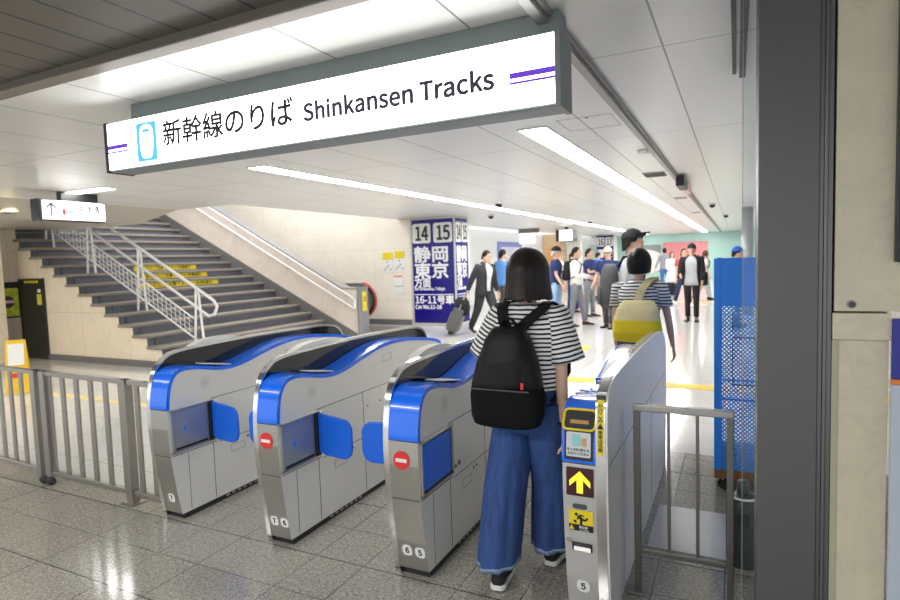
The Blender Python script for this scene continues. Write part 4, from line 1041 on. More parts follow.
# ------------------------------------------------------------------ things on the right cladding
pb = thing('push_button', 'round dark grey button on the cream marble panel at right', 'button', (0.327, 2.215, 1.363))
build('ring', MB().disc((0.330, 2.215, 1.366), 0.013, (0, -1, 0), 0.004, 24), steel_dark, pb)
build('button', MB().disc((0.331, 2.211, 1.365), 0.009, (0, -1, 0), 0.003, 24), mat('dark_button', (0.05, 0.05, 0.05), 0.4, 0.2, 0.1, 30), pb)
tv = thing('wall_screen', 'black screen at the upper right edge above the marble ledge', 'screen', (0.7, 2.19, 1.5))
build('bezel', bx(0.436, 1.1, 2.185, 2.2145, 1.497, 2.45), dark_frame, tv, bev=0.004)
build('screen', bx(0.444, 1.09, 2.182, 2.185, 1.507, 2.44), black_gloss, tv)
ms = thing('wall_panel_sign', 'blue panel with an orange line at the right edge below the screen', 'sign', (0.7, 2.19, 0.2))
build('upper_panel', bx(0.4345, 1.1, 2.195, 2.2145, 1.135, 1.322), mat('deep_blue_panel', (0.02, 0.025, 0.30), 0.35, 0, 0.05, 10), ms, bev=0.002)
build('orange_line', bx(0.434, 1.1, 2.194, 2.2145, 1.118, 1.134), mat('orange_line', (0.75, 0.22, 0.03), 0.4, 0, 0.05, 10), ms, bev=0.001)
build('lower_panel', bx(0.4345, 1.1, 2.195, 2.2145, 0.15, 1.117), mat('pale_blue_panel', (0.50, 0.56, 0.66), 0.4, 0, 0.04, 10), ms, bev=0.002)

# ------------------------------------------------------------------ far concourse fittings
hs = thing('hanging_sign', 'white hanging sign with grey bar above the blue shirt man', 'sign', (-6.7, 20, 2.05))
build('panel', bx(-7.02, -6.46, 20.0, 20.1, 2.02, 2.40), MATS['softly_lit_sign_face'], hs, bev=0.005)
build('bar', bx(-7.04, -6.30, 19.98, 20.12, 2.40, CZ), steel_dark, hs)
text('中央口', 0.13, mat('pale_blue_ink', (0.35, 0.42, 0.6)), hs, (-6.95, 20.0, 2.19), (1, 0, 0), (0, 0, 1), width=0.4)
build('stripe', bx(-7.0, -6.48, 19.995, 20.0, 2.10, 2.125), mat('pale_blue_ink', (0.35, 0.42, 0.6)), hs)
hb = thing('hanging_sign', 'white lit box sign with black end above the white shirt man', 'sign', (-5.3, 20, 2.1))
build('face', bx(-5.55, -5.08, 19.98, 20.0, 2.06, 2.45), MATS['softly_lit_sign_face'], hb)
build('housing', bx(-5.62, -5.06, 20.0, 20.6, 2.05, 2.47), dark_frame, hb, bev=0.005)
build('left_end', bx(-5.66, -5.56, 19.97, 20.0, 2.05, 2.47), dark_frame, hb)
build('hanger', bx(-5.40, -5.30, 20.2, 20.3, 2.47, CZ), dark_frame, hb)
struct('trim_12', bx(-7.99, -7.22, 26.0, 27.2, 0, CZ), mat('tan_orange_cladding', (0.72, 0.50, 0.30), 0.4, 0, 0.06, 3))
struct('trim_13', bx(-7.1, -6.5, 27.0, 27.4, 0, CZ), wall_white)
ob = tag(build('orange_panel', bx(-7.75, -7.25, 25.95, 26.0, 1.2, 1.95), mat('orange_poster', (0.80, 0.38, 0.10), 0.4, 0, 0.1, 3)), 'orange panel on the tan pillar behind the capped man in navy', 'panel')
bp_ = thing('wall_poster', 'pale poster in a blue frame on the side wall behind the blue shirt man', 'poster', (-7.98, 21.5, 1.0))
build('frame', bx(-8.0, -7.95, 20.3, 22.9, 0.6, 2.15), mat('violet_blue_frame', (0.22, 0.25, 0.62), 0.4, 0, 0.05, 4), bp_)
build('print', bx(-7.95, -7.94, 20.6, 22.6, 0.75, 1.95), mat('pale_print', (0.7, 0.75, 0.85), 0.4, 0, 0.3, 3), bp_)
gp = tag(build('wall_poster', bx(-7.45, -6.9, 32.95, 33.0, 1.1, 2.1), mat('pale_green_print', (0.55, 0.75, 0.70), 0.4, 0, 0.3, 3)), 'pale green poster on the white wall left of the distant pillar', 'poster')
pk = thing('wall_poster', 'large red and white poster on the mint green far wall', 'poster', (-2.5, 33.95, 0.6))
build('print', bx(-3.6, -1.35, 33.93, 34.0, 0.5, 2.08), mat('red_pink_print', (0.85, 0.30, 0.33), 0.4, 0, 0.25, 2), pk)
dk = thing('wall_poster', 'dark poster with a big white rounded shape on the mint far wall', 'poster', (-4.4, 33.95, 0.6))
build('print', bx(-5.6, -3.7, 33.94, 34.0, 0.5, 1.98), mat('grey_dark_print', (0.25, 0.27, 0.29), 0.4, 0, 0.3, 2), dk)
build('white_shape', MB().plate((-4.55, 33.94, 1.05), (1, 0, 0), (0, 0, 1), [(1.05*math.cos(2*PI*k/28), 0.68*math.sin(2*PI*k/28)) for k in range(28)], 0.01), white_p, dk)
cl = tag(build('column', MB().lathe((0.24, 15.5, 0), [(0.0, 0), (0.12, 0), (0.12, CZ), (0.0, CZ)], 28), mat('grey_column', (0.42, 0.43, 0.45), 0.35, 0.3, 0.05, 8)), 'thin round grey column behind the blue cart', 'column')

# ------------------------------------------------------------------ people
def smoothstep(a, b, x):
    t = min(1, max(0, (x - a) / (b - a))); return t*t*(3 - 2*t)
def remeshed(mb, vox, it=5):
    """one continuous skin from overlapping limbs"""
    me = bpy.data.meshes.new('tmp'); me.from_pydata(mb.v, [], mb.f)
    o = bpy.data.objects.new('tmp', me); C.objects.link(o)
    r = o.modifiers.new('r', 'REMESH'); r.mode = 'VOXEL'; r.voxel_size = vox
    s = o.modifiers.new('s', 'SMOOTH'); s.iterations = it; s.factor = 0.5
    dg = bpy.context.evaluated_depsgraph_get(); dg.update()
    m2 = bpy.data.meshes.new_from_object(o.evaluated_get(dg))
    out = MB(); out.add([tuple(v.co) for v in m2.vertices], [tuple(p.vertices) for p in m2.polygons], 0, True)
    bpy.data.objects.remove(o); bpy.data.meshes.remove(me); bpy.data.meshes.remove(m2)
    return out

class Rig: pass

def hair_shell(mb, P, style, n=36, k=14, thick=1.0, rnd=0.0, flare=0.06, length=-0.10, rng=None):
    """P maps head coordinates to the person's frame"""
    rng = rng or random.Random(3)
    zt = 0.128
    rows = []
    ph = [2*PI*j/n for j in range(n)]
    jit = [rng.uniform(-1, 1) for _ in ph]
    def zl(j):
        a = ph[j] if ph[j] <= PI else 2*PI - ph[j]; d = math.degrees(a)
        if style == 'short':
            z = 0.070 - 0.075*smoothstep(40, 75, d) - 0.085*smoothstep(95, 140, d)
        elif style == 'bob':
            z = 0.030 + (length - 0.030)*smoothstep(48, 75, d)
        else:
            z = 0.055 + (length - 0.055)*smoothstep(38, 72, d)
        return z + jit[j]*rnd
    for i in range(k + 1):
        t = i / k; row = []
        for j in range(n):
            zb = zl(j); t2 = t**1.0
            if t < 0.55:
                ang = (t/0.55) * PI/2 * 0.97
                z = zt*math.cos(ang); r = math.sin(ang)
                z_ = z; 
                if z < zb: z = zb; r = math.sqrt(max(0, 1-(zb/zt)**2))
            else:
                q = (t - 0.55)/0.45
                z0 = zt*math.cos(PI/2*0.97)
                if zb < z0: z = z0 + (zb - z0)*q; r = 1 + flare*q*q*(abs(zb)/0.15)
                else: z = zb; r = math.sqrt(max(0, 1-(zb/zt)**2))
            a = ph[j]
            bx_ = 0.087*thick; by = (0.100 if math.cos(a) > 0 else 0.112)*thick
            w = 1 + 0.012*jit[j]*(0.3 + t)
            row.append(P((bx_*r*w*math.sin(a), by*r*w*math.cos(a) - 0.004, z)))
        rows.append(row)
    last = []
    for j in range(n):
        zb = zl(j); a = ph[j]
        r = 0.86 * ((1 + flare*(abs(zb)/0.15)) if zb < 0 else math.sqrt(max(0, 1-(zb/zt)**2)))
        by = (0.100 if math.cos(a) > 0 else 0.112)*thick
        last.append(P((0.087*thick*r*math.sin(a), by*r*math.cos(a) - 0.004, zb + 0.012)))
    rows.append(last)
    mb.loft(rows, 0, True, True)
    return mb

def person(label, x, y, rot, H, sex='m', lean=0, legs=((0, 0, 0), (0, 0, 0)), arms=((0, 8, 12, 0), (0, 8, 12, 0)), head=(0, 0),
           top=None, sleeve=0.55, bottom=None, shorts=False, shoe=None, hair=('short', None), cap=None, jacket=None, vox=0.012,
           group=None, skirt=None, sleeve_m=None, build_w=1.0, far=False, hem=0.90, fingers=True, tight=1.0):
    s = H / 1.70
    R = thing('person', label, 'person', (x, y, 0), group, math.radians(rot)); WM[R.name] = Vector((0, 0, 0))
    J = Rig(); J.root = R; J.s = s
    f = sex == 'f'
    ca, sa = math.cos(math.radians(lean)), math.sin(math.radians(lean))
    def T0(p): return Vector((p[0], p[1]*ca + (p[2]-0.92)*sa, 0.92 + (p[2]-0.92)*ca - p[1]*sa))
    hipx = 0.088 if not f else 0.086
    th, shk = 0.42, 0.40
    L = []
    low = 9
    for i, sg_ in enumerate((-1, 1)):
        a, k, pt, sp = [math.radians(v) for v in (list(legs[i]) + [0, 0, 0])[:4]]
        hip = Vector((sg_*hipx, 0, 0.905))
        kn = hip + Vector((sg_*(0.012 + math.sin(sp)), math.sin(a), -math.cos(a))) * th
        an = kn + Vector((sg_*(0.004 + math.sin(sp)), math.sin(a-k), -math.cos(a-k))) * shk
        fd = Vector((sg_*0.14, math.cos(pt), -math.sin(pt))).normalized()
        nm = Vector((0, math.sin(pt), math.cos(pt)))
        heel = an - nm*0.085 - fd*0.06; toe = an - nm*0.085 + fd*0.185
        low = min(low, heel.z, toe.z)
        L.append((hip, kn, an, fd, nm))
    dz = -low
    S = lambda p: Vector((p[0]*s, p[1]*s, (p[2] + dz)*s))
    T = lambda p: S(T0(p))
    J.T = T; J.S = S
    J.legs = [[S(q) for q in l[:3]] + [l[3], l[4]] for l in L]
    shx = (0.185 if not f else 0.162)*build_w
    # ---- body
    mb = MB(); n = 20
    def rings(prof, w=1.0, n=24, ex=2.4):
        out = []
        for (z, rx, ry, cy) in prof:
            rg = []
            for k in range(n):
                t = 2*PI*k/n; c, q = math.cos(t), math.sin(t)
                rg.append(tuple(T((rx*w*math.copysign(abs(c)**(2/ex), c), cy + ry*math.copysign(abs(q)**(2/ex), q), z))))
            out.append(rg)
        return out
    J.rings = rings
    if f: tp = [(0.80, .12, .085, 0), (0.90, .168, .112, -.008), (0.97, .160, .105, 0), (1.07, .122, .085, .005), (1.17, .135, .095, .008), (1.27, .150, .112, .012), (1.35, .150, .095, 0), (1.40, .115, .07, -.008), (1.435, .055, .05, -.008)]
    else: tp = [(0.80, .125, .09, 0), (0.90, .165, .112, -.005), (1.0, .155, .105, 0), (1.10, .150, .10, .003), (1.2, .165, .112, .006), (1.30, .180, .12, .008), (1.37, .172, .10, 0), (1.415, .125, .075, -.008), (1.45, .062, .055, -.008)]
    tp = [(z, rx*build_w, ry*(0.5+0.5*build_w), cy) for (z, rx, ry, cy) in tp]
    mb.loft(rings(tp))
    r_leg = (0.082, 0.054, 0.036) if not f else (0.080, 0.052, 0.034)
    for l in J.legs:
        mb.tube([l[0] + Vector((0, 0, 0.02))*s, l[0].lerp(l[1], .5), l[1], l[1].lerp(l[2], .35), l[2]], [r_leg[0]*s, r_leg[0]*.85*s, r_leg[1]*s, r_leg[1]*.98*s, r_leg[2]*s], 12)
        mb.tube([l[2] - l[4]*0.045*s - l[3]*0.03*s, l[2] - l[4]*0.055*s + l[3]*0.14*s], [0.034*s, 0.026*s], 10)
    J.arms = []
    hands = MB()
    for i, sg_ in enumerate((-1, 1)):
        fa, ab, eb, inw = [math.radians(v) for v in arms[i]]
        sh = T((sg_*shx, -0.005, 1.385))
        d1 = Vector((sg_*math.sin(ab), math.cos(ab)*math.sin(fa), -math.cos(ab)*math.cos(fa)))
        el = sh + d1*0.285*s
        fa2, ab2 = fa + eb, ab - inw
        d2 = Vector((sg_*math.sin(ab2), math.cos(ab2)*math.sin(fa2), -math.cos(ab2)*math.cos(fa2)))
        wr = el + d2*0.245*s
        m_ = 0.85 if f else 1.0
        mb.tube([T((sg_*shx*0.72, -0.005, 1.395)), sh, sh.lerp(el, .5), el, el.lerp(wr, .4), wr], [0.045*s*m_, 0.050*s*m_, 0.043*s*m_, 0.036*s*m_, 0.036*s*m_, 0.025*s*m_], 12)
        # hand: palm in the skin, fingers rooted in it
        side = Vector((-sg_, 0, 0)); nrm = (side - d2*side.dot(d2)); nrm = nrm.normalized() if nrm.length > 0.2 else Vector((0, 0, -1))
        wd = d2.cross(nrm).normalized()
        if wd.y < 0: wd = -wd
        pc = wr + d2*0.055*s
        Mx = Matrix((wd, nrm, d2)).transposed()
        mb.ell(pc, (0.038*s*m_, 0.015*s*m_, 0.055*s*m_), 10, 8, 0, Mx)
        if fingers:
            for q, (o_, ln) in enumerate(((0.028, .066), (0.010, .076), (-0.009, .070), (-0.026, .054))):
                b = wr + d2*0.092*s + wd*o_*s*m_
                k1 = (d2 + nrm*0.25).normalized(); k2 = (d2*0.8 + nrm*0.75).normalized()
                hands.tube([b - d2*0.02*s, b, b + k1*ln*0.5*s, b + k1*ln*0.5*s + k2*ln*0.5*s], [.0095*s*m_, .009*s*m_, .0082*s*m_, .0068*s*m_], 7)
            b = wr + d2*0.035*s + wd*0.030*s
            hands.tube([b, b + (wd*0.75 + d2*0.65 + nrm*0.25).normalized()*0.033*s, b + (wd*0.5 + d2*0.85 + nrm*0.4).normalized()*0.062*s], [.011*s*m_, .0095*s*m_, .0072*s*m_], 7)
        J.arms.append((sh, el, wr, d2, pc, nrm, wd))
    # head
    hc0 = T0((0, 0.012, 1.590)); hy, hp = math.radians(head[0]), math.radians(head[1])
    Rh = Matrix.Rotation(hy, 3, 'Z') @ Matrix.Rotation(hp, 3, 'X')
    nb = T0((0, -0.008, 1.50)); 
    def P(p): return tuple(S(nb + Rh @ (Vector(p) + Vector((0, 0.018, 0.092)))))
    J.P = P
    mb.tube([T((0, -0.012, 1.38)), T((0, -0.010, 1.46)), P((0, -0.016, -0.05))], [0.055*s*(0.86 if f else 1), 0.048*s*(0.88 if f else 1.05), 0.046*s*(0.9 if f else 1.08)], 12)
    hp_ = [(-.116, .020, .082, -.05), (-.102, .040, .091, -.015), (-.08, .054, .093, .03), (-.05, .063, .093, .06), (-.02, .070, .092, .084), (.01, .074, .092, .096),
           (.04, .076, .093, .100), (.07, .072, .085, .094), (.095, .056, .062, .072), (.111, .028, .032, .040)]
    rr = []
    for (z, rx, yf, yb) in hp_:
        rr.append([P((rx*math.cos(2*PI*k/20), (yf-yb)/2 + (yf+yb)/2*math.sin(2*PI*k/20), z)) for k in range(20)])
    mb.loft(rr)
    Mh = Matrix.Rotation(0, 3, 'X')
    for (c, r) in (((0, .100, -.018), (.013, .017, .016)), ((0, .094, .004), (.009, .012, .026)), ((.077, -.006, -.012), (.010, .020, .032)), ((-.077, -.006, -.012), (.010, .020, .032)), ((0, .088, .030), (.05, .012, .010)), ((0, .090, -.062), (.022, .010, .012))):
        mb.ell(P(c), [q*s for q in r], 10, 6, 0, Rh)
    body = remeshed(mb, vox*s)
    o_ = len(body.v); body.add(hands.v, hands.f, 0, True)
    for sg_ in (-1, 1):
        body.ell(P((sg_*.031, .0885, .004)), (.013*s, .006*s, .006*s), 10, 6, 1, Rh)
        body.ell(P((sg_*.031, .0915, .004)), (.0062*s, .005*s, .0062*s), 10, 6, 2, Rh)
        body.ell(P((sg_*.031, .0900, .026)), (.018*s, .006*s, .0035*s), 10, 6, 2, Rh)
    body.ell(P((0, .0965, -.060)), (.021*s, .006*s, .007*s), 10, 6, 3, Rh)
    J.body = build('body', body, SKIN, R)
    # hair, cap
    if hair and hair[1]:
        mh = MB(); hair_shell(mh, P, hair[0], **(hair[2] if len(hair) > 2 else {}))
        build('hair', mh, hair[1], R)
    if cap:
        mc = MB(); rows = []
        for i in range(9):
            t = 0.08 + 0.92*i/8; a = t*PI/2; zz = 0.030 + 0.108*math.cos(a); r = math.sin(a)
            rows.append([P((0.093*r*math.sin(2*PI*j/24), (0.108 if math.cos(2*PI*j/24) > 0 else 0.116)*r*math.cos(2*PI*j/24) - .003, zz)) for j in range(24)])
        rows.append([P((0.082*math.sin(2*PI*j/24), 0.095*math.cos(2*PI*j/24), 0.034)) for j in range(24)])
        mc.loft(rows, 0)
        cp_ = build('cap', mc, cap[0], R)
        br = MB(); ra, rb = [], []
        for j in range(13):
            a = -PI*0.42 + PI*0.84*j/12
            ra.append((0.090*math.sin(a), 0.100*math.cos(a)))
            rb.append((0.094*math.sin(a), 0.100*math.cos(a) + 0.078*max(0, math.cos(a*1.12))))
        up = [P((p[0], p[1], 0.044)) for p in ra]; ou = [P((p[0], p[1], 0.034 + 0.012*cap[1] - 0.10*p[0]*p[0])) for p in rb]
        up2 = [P((p[0], p[1], 0.037)) for p in ra]; ou2 = [P((p[0], p[1], 0.029 + 0.012*cap[1] - 0.10*p[0]*p[0])) for p in rb]
        br.loft([up, ou, ou2, up2, up], 0, False, False, False)
        build('brim', br, cap[2] if len(cap) > 2 else cap[0], cp_)
    # shoes
    if shoe:
        for l in J.legs:
            an, fd, nm = l[2], l[3], l[4]; sd = fd.cross(nm).normalized()
            ms_ = MB(); rows = []
            for (t, w_, h0, h1) in ((-.068, .018, .012, .05), (-.055, .034, .008, .085), (-.02, .038, .006, .098), (.03, .038, .006, .085), (.08, .045, .006, .062), (.13, .047, .006, .050), (.17, .040, .006, .040), (.193, .022, .010, .026)):
                c = an - nm*0.085*s + fd*t*s
                rows.append([tuple(c + sd*w_*s*math.cos(2*PI*k/16) + nm*((h0+h1)/2 + (h1-h0)/2*math.sin(2*PI*k/16))*s) for k in range(16)])
            ms_.loft(rows)
            so = build('shoe', ms_, shoe[0], R)
            m2 = MB(); rows = []
            for (t, w_) in ((-.072, .022), (-.055, .037), (-.02, .040), (.03, .039), (.08, .047), (.13, .049), (.17, .042), (.198, .020)):
                c = an - nm*0.085*s + fd*t*s
                h = shoe[2] if len(shoe) > 2 else 0.018
                rows.append([tuple(c + sd*w_*s*a + nm*b*s) for (a, b) in ((-1, 0), (1, 0), (1, h), (-1, h))])
            m2.loft(rows, 0, True, False)
            build('sole', m2, shoe[1], so, bev=0.003)
    # trousers
    if bottom:
        mt = MB(); k_ = tight
        hp2 = [(0.80, .135, .10, 0), (0.86, .172, .122, -.004), (0.92, .176, .122, -.006), (0.98, .168, .115, 0), (1.03, .158, .110, 0)]
        hp2 = [(z, rx*build_w, ry, cy) for (z, rx, ry, cy) in hp2]
        mt.loft(rings(hp2))
        for l in J.legs:
            if shorts:
                kk = l[0].lerp(l[1], 0.92)
                mt.tube([l[0] + Vector((0, 0, 0.03*s)), l[0].lerp(l[1], .5), kk], [0.098*s, 0.092*s, 0.085*s], 14, round_ends=False)
            else:
                e_ = l[1].lerp(l[2], 0.97)
                mt.tube([l[0] + Vector((0, 0, 0.03*s)), l[0].lerp(l[1], .5), l[1], l[1].lerp(l[2], .5), e_], [0.098*s, 0.086*s*k_, 0.068*s*k_, 0.062*s*k_, 0.058*s*k_], 14, round_ends=False)
        build('trousers', mt, bottom, R)
    if skirt:
        mk = MB(); pr = [(1.05, .135, .10, 0), (0.95, .17, .125, 0), (0.8, .20, .16, .01), (0.62, .235, .20, .02), (skirt[1], .265, .23, .03)]
        mk.loft(rings(pr)); build('skirt', mk, skirt[0], R)
    if top:
        mt = MB(); g_ = 0.016
        tt = [(hem, .166 + g_, .115 + g_, 0)] + [(z, rx + g_, ry + g_, cy) for (z, rx, ry, cy) in tp if z > hem + 0.04 and z < 1.44] + [(1.445, .072, .064, -.008)]
        mt.loft(rings(tt))
        J.shirt = build('shirt', mt, top, R)
        for i, sg_ in enumerate((-1, 1) if not jacket else ()):
            sh, el, wr = J.arms[i][:3]; m_ = MB()
            r0 = (0.066 if not f else 0.060)*s
            st_ = T((sg_*shx*0.62, -0.005, 1.375))
            if sleeve <= 1: m_.tube([st_, sh, sh.lerp(el, sleeve)], [0.062*s, r0, r0*(1.05 if sleeve < 0.9 else .85)], 14, round_ends=False)
            else: m_.tube([st_, sh, sh.lerp(el, .5), el, wr.lerp(el, .06)], [0.062*s, r0, r0*.92, r0*.80, r0*.58], 14, round_ends=False)
            build('sleeve', m_, sleeve_m or top, R)
    if jacket:
        jm, jl, gap0, gap1 = jacket          # material, hem height, half-gap at chest and at hem in degrees
        mj = MB(); g_ = 0.034; rows = []
        pj = [(jl, .176 + g_, .122 + g_, 0)] + [(z, rx + g_, ry + g_, cy) for (z, rx, ry, cy) in tp if z > jl + 0.05 and z < 1.40] + [(1.43, .115, .082, -.010), (1.468, .078, .072, -.014)]
        for q, (z, rx, ry, cy) in enumerate(pj):
            u = (z - jl)/(1.45 - jl); gp = math.radians(gap1*(1-u) + gap0*u)
            rg = []
            for k in range(30):
                t = PI/2 + gp + (2*PI - 2*gp)*k/29
                rg.append(tuple(T((rx*math.cos(t), cy + ry*math.sin(t), z))))
            rows.append(rg)
        mj.loft(rows, 0, False, True, False)
        build('jacket', mj, jm, R, solid=0.012*s)
        for i, sg_ in enumerate((-1, 1)):
            sh, el, wr = J.arms[i][:3]; m_ = MB()
            m_.tube([T((sg_*shx*0.62, -0.005, 1.365)), sh, sh.lerp(el, .5), el, wr.lerp(el, .04)], [0.070*s, 0.076*s, 0.068*s, 0.060*s, 0.046*s], 14, round_ends=False)
            build('jacket_sleeve', m_, jm, R)
    return J

def held(name, label, cat, J, group=None):
    """a thing carried by a person, laid out in that person's frame"""
    t = thing(name, label, cat, tuple(J.root.location), group, J.root.rotation_euler.z); WM[t.name] = Vector((0, 0, 0))
    return t
def backpack(J, label, m, w=0.30, h=0.42, d=0.14, zc=1.20, bulge=1.0, group=None):
    s = J.s; b = held('backpack', label, 'backpack', J, group)
    mb = MB(); rows = []
    yb = -0.125
    for (q, wf, df) in ((0, .80, .75), (.06, .96, .95), (.3, 1.0, 1.0), (.7, .94, .92), (.9, .78, .75), (1, .5, .5)):
        z = zc - h/2 + h*q; rg = []
        for k in range(24):
            t = 2*PI*k/24; c, q2 = math.cos(t), math.sin(t)
            rg.append(tuple(J.T((w/2*wf*math.copysign(abs(c)**.7, c), yb - d/2*bulge + d/2*bulge*df*math.copysign(abs(q2)**.7, q2), z))))
        rows.append(rg)
    mb.loft(rows); build('pack_body', mb, m, b)
    mp = MB(); rows = []
    for (q, wf) in ((0, .7), (.1, .85), (.8, .85), (1, .7)):
        z = zc - h*0.42 + h*0.42*q
        rows.append([tuple(J.T((w/2*wf*math.cos(2*PI*k/16), yb - d*bulge*0.97 - 0.03*math.sin(2*PI*k/16), z))) for k in range(16)])
    mp.loft(rows); build('pocket', mp, m, b)
    for sg_ in (-1, 1):
        ms_ = MB(); ms_.tube([J.T((sg_*.07, -.13, zc + h*.45)), J.T((sg_*.085, -.09, 1.43)), J.T((sg_*.095, 0.03, 1.44)), J.T((sg_*.12, .13, 1.33)), J.T((sg_*.15, .10, 1.16)), J.T((sg_*.16, -.03, 1.06)), J.T((sg_*.13, -.14, zc - h*.4))], 0.022*s, 8, flat=0.45)
        build('strap', ms_, strap_m, b)
    return b

# ---- the woman in front, walking through the gate
W = person('woman in striped loose tee and wide blue jeans walking away wearing a black backpack', -0.876, 2.60, 0, 1.585, 'f',
    legs=((-8, 4, 2, 3), (17, 10, 0, -2.5)), arms=((10, 10, 60, 16), (-13, 4, 12, 2)), head=(-3, 0), hair=('long', hair_m, dict(n=90, k=24, thick=1.22, rnd=0.008, flare=0.13, length=-0.137)),
    shoe=(mat('black_knit_sneaker', (0.014, 0.014, 0.015), 0.8, 0, 0.3, 60, bump=0.4), sole_w, 0.026), vox=0.009)
s = W.s
def lw(p): return Vector(p)
# wide-leg jeans: hips and two flared legs with folds
def cloth_loft(path, prof, n=48, fold=0.0, fn=7, seed=1, sq=2.2):
    """path of centres with (rx, ry); folds grow downwards"""
    rg_ = random.Random(seed); p1, p2 = rg_.uniform(0, 6), rg_.uniform(0, 6)
    rows = []
    for i, (c, rx, ry, fo) in enumerate(zip(path, [q[0] for q in prof], [q[1] for q in prof], [q[2] for q in prof])):
        r = []
        for k in range(n):
            t = 2*PI*k/n; cc, q = math.cos(t), math.sin(t)
            m = 1 + fo*(0.6*math.sin(fn*t + p1 + i*0.12) + 0.4*math.sin((fn+4)*t + p2 - i*0.2))
            r.append((c[0] + rx*m*math.copysign(abs(cc)**(2/sq), cc), c[1] + ry*m*math.copysign(abs(q)**(2/sq), q), c[2]))
        rows.append(r)
    return rows
def resample(rows_fn, n): return [rows_fn(i/(n-1)) for i in range(n)]
def lerp_prof(keys, n):
    """keys: (t, values...) -> n interpolated tuples, eased"""
    out = []
    for i in range(n):
        t = i/(n-1)
        for a, b in zip(keys[:-1], keys[1:]):
            if a[0] <= t <= b[0]:
                u = (t-a[0])/(b[0]-a[0]); u = u*u*(3-2*u)
                out.append(tuple(x + (y-x)*u for x, y in zip(a[1:], b[1:]))); break
    return out
mt = MB()
hips = lerp_prof([(0, 0, 0.0, 0.985, .140, .110, 0.0), (0.4, 0, -0.01, 0.90, .152, .124, 0.004), (1, 0, 0.0, 0.74, .160, .125, 0.01)], 8)
mt.loft(cloth_loft([h[:3] for h in hips], [h[3:] for h in hips], sq=2.4))
LEGS = []
for i, (hx, hem_c, rx, ry, seed) in enumerate(((-0.082, (-0.150, -0.075, 0.105), 0.096, 0.145, 3), (0.085, (0.048, 0.150, 0.125), 0.094, 0.135, 8))):
    kn = W.legs[i][1]
    keys = [(0, hx, -0.005, 0.88, .095, .118, 0.0), (0.22, hx*1.05, 0.005, 0.74, .100, .122, 0.022), (0.5, kn.x*1.02, kn.y - 0.01, 0.46, rx*1.02, .128, 0.05), (1, hem_c[0], hem_c[1], hem_c[2], rx, ry, 0.085)]
    pr = lerp_prof(keys, 22); rows = cloth_loft([p[:3] for p in pr], [p[3:] for p in pr], seed=seed, fn=5)
    mt.loft(rows, 0, False); LEGS.append(rows)
J_ = build('trousers', mt, denim, W.root)
for rows in LEGS:
    a = rows[-1]; b = []; rg_ = random.Random(5)
    cx = sum(p[0] for p in a)/len(a); cy = sum(p[1] for p in a)/len(a)
    up = [(cx + (p[0]-cx)*1.012, cy + (p[1]-cy)*1.012, p[2] + 0.012) for p in a]
    for p in a: b.append((cx + (p[0]-cx)*1.025, cy + (p[1]-cy)*1.025, p[2] - rg_.uniform(0.003, 0.016)))
    inn = [(cx + (p[0]-cx)*0.97, cy + (p[1]-cy)*0.97, p[2] + 0.01) for p in a]
    build('frayed_hem', MB().loft([up, b, inn], 0, False), denim_edge, J_, label='pale frayed hem')
# loose boxy tee
ts_ = lerp_prof([(0, 0, 0.005, 0.945, .164, .140, .030), (0.25, 0, 0.0, 1.03, .164, .140, .020), (0.6, 0, 0.0, 1.18, .172, .136, .008), (0.80, 0, -0.005, 1.25, .172, .118, .0), (0.92, 0, -0.012, 1.312, .128, .085, 0), (1, 0, -0.014, 1.336, .076, .066, 0)], 22)
mt = MB().loft(cloth_loft([p[:3] for p in ts_], [p[3:] for p in ts_], fn=6, seed=4, sq=2.5))
build('shirt', mt, stripes, W.root)
for i, sg_ in enumerate((-1, 1)):
    sh, el, wr = W.arms[i][:3]
    d = (el - sh).normalized()
    # sleeve frame: local Z along the sleeve so the stripes run round it
    zax = -(Vector((d.x, 0, d.z)) + Vector((sg_*(0.10 if sg_ > 0 else 0.26), 0, 0))).normalized(); yax = Vector((0, 1, 0)); xax = yax.cross(zax).normalized(); yax = zax.cross(xax)
    M = Matrix((xax, yax, zax)).transposed().to_4x4(); M.translation = sh + Vector((-sg_*0.012, 0, -0.012))
    rows = []
    for (t, rx, ry, ox) in ((-0.05, .035, .070, 0.0), (-0.02, .052, .082, 0), (0.03, .062, .088, 0.0), (0.09, .068, .091, 0.0), (0.15, .074, .095, 0.0), (0.205, .080, .098, 0.0), (0.208, .075, .092, 0)):
        rg = []
        for k in range(28):
            a = 2*PI*k/28; m = 1 + (0.05*math.sin(3*a + i) + 0.03*math.sin(7*a))*max(0, t)*5
            rg.append(tuple(M @ Vector((rx*m*math.cos(a), ry*m*math.sin(a), -t))))
        rows.append(rg)
    build('sleeve', MB().loft(rows, 0, False), stripes, W.root, xform=M, solid=0.004)
# wristband
sh, el, wr, d2 = W.arms[1][:4]
u = d2.orthogonal().normalized(); v = d2.cross(u)
wb = MB(); c = wr + d2*0.004
wb.tube([tuple(c + (u*math.cos(2*PI*k/16) + v*math.sin(2*PI*k/16))*0.026) for k in range(17)], 0.0075, 8, round_ends=False)
build('wristband', wb, black, W.root, label='black wristband')

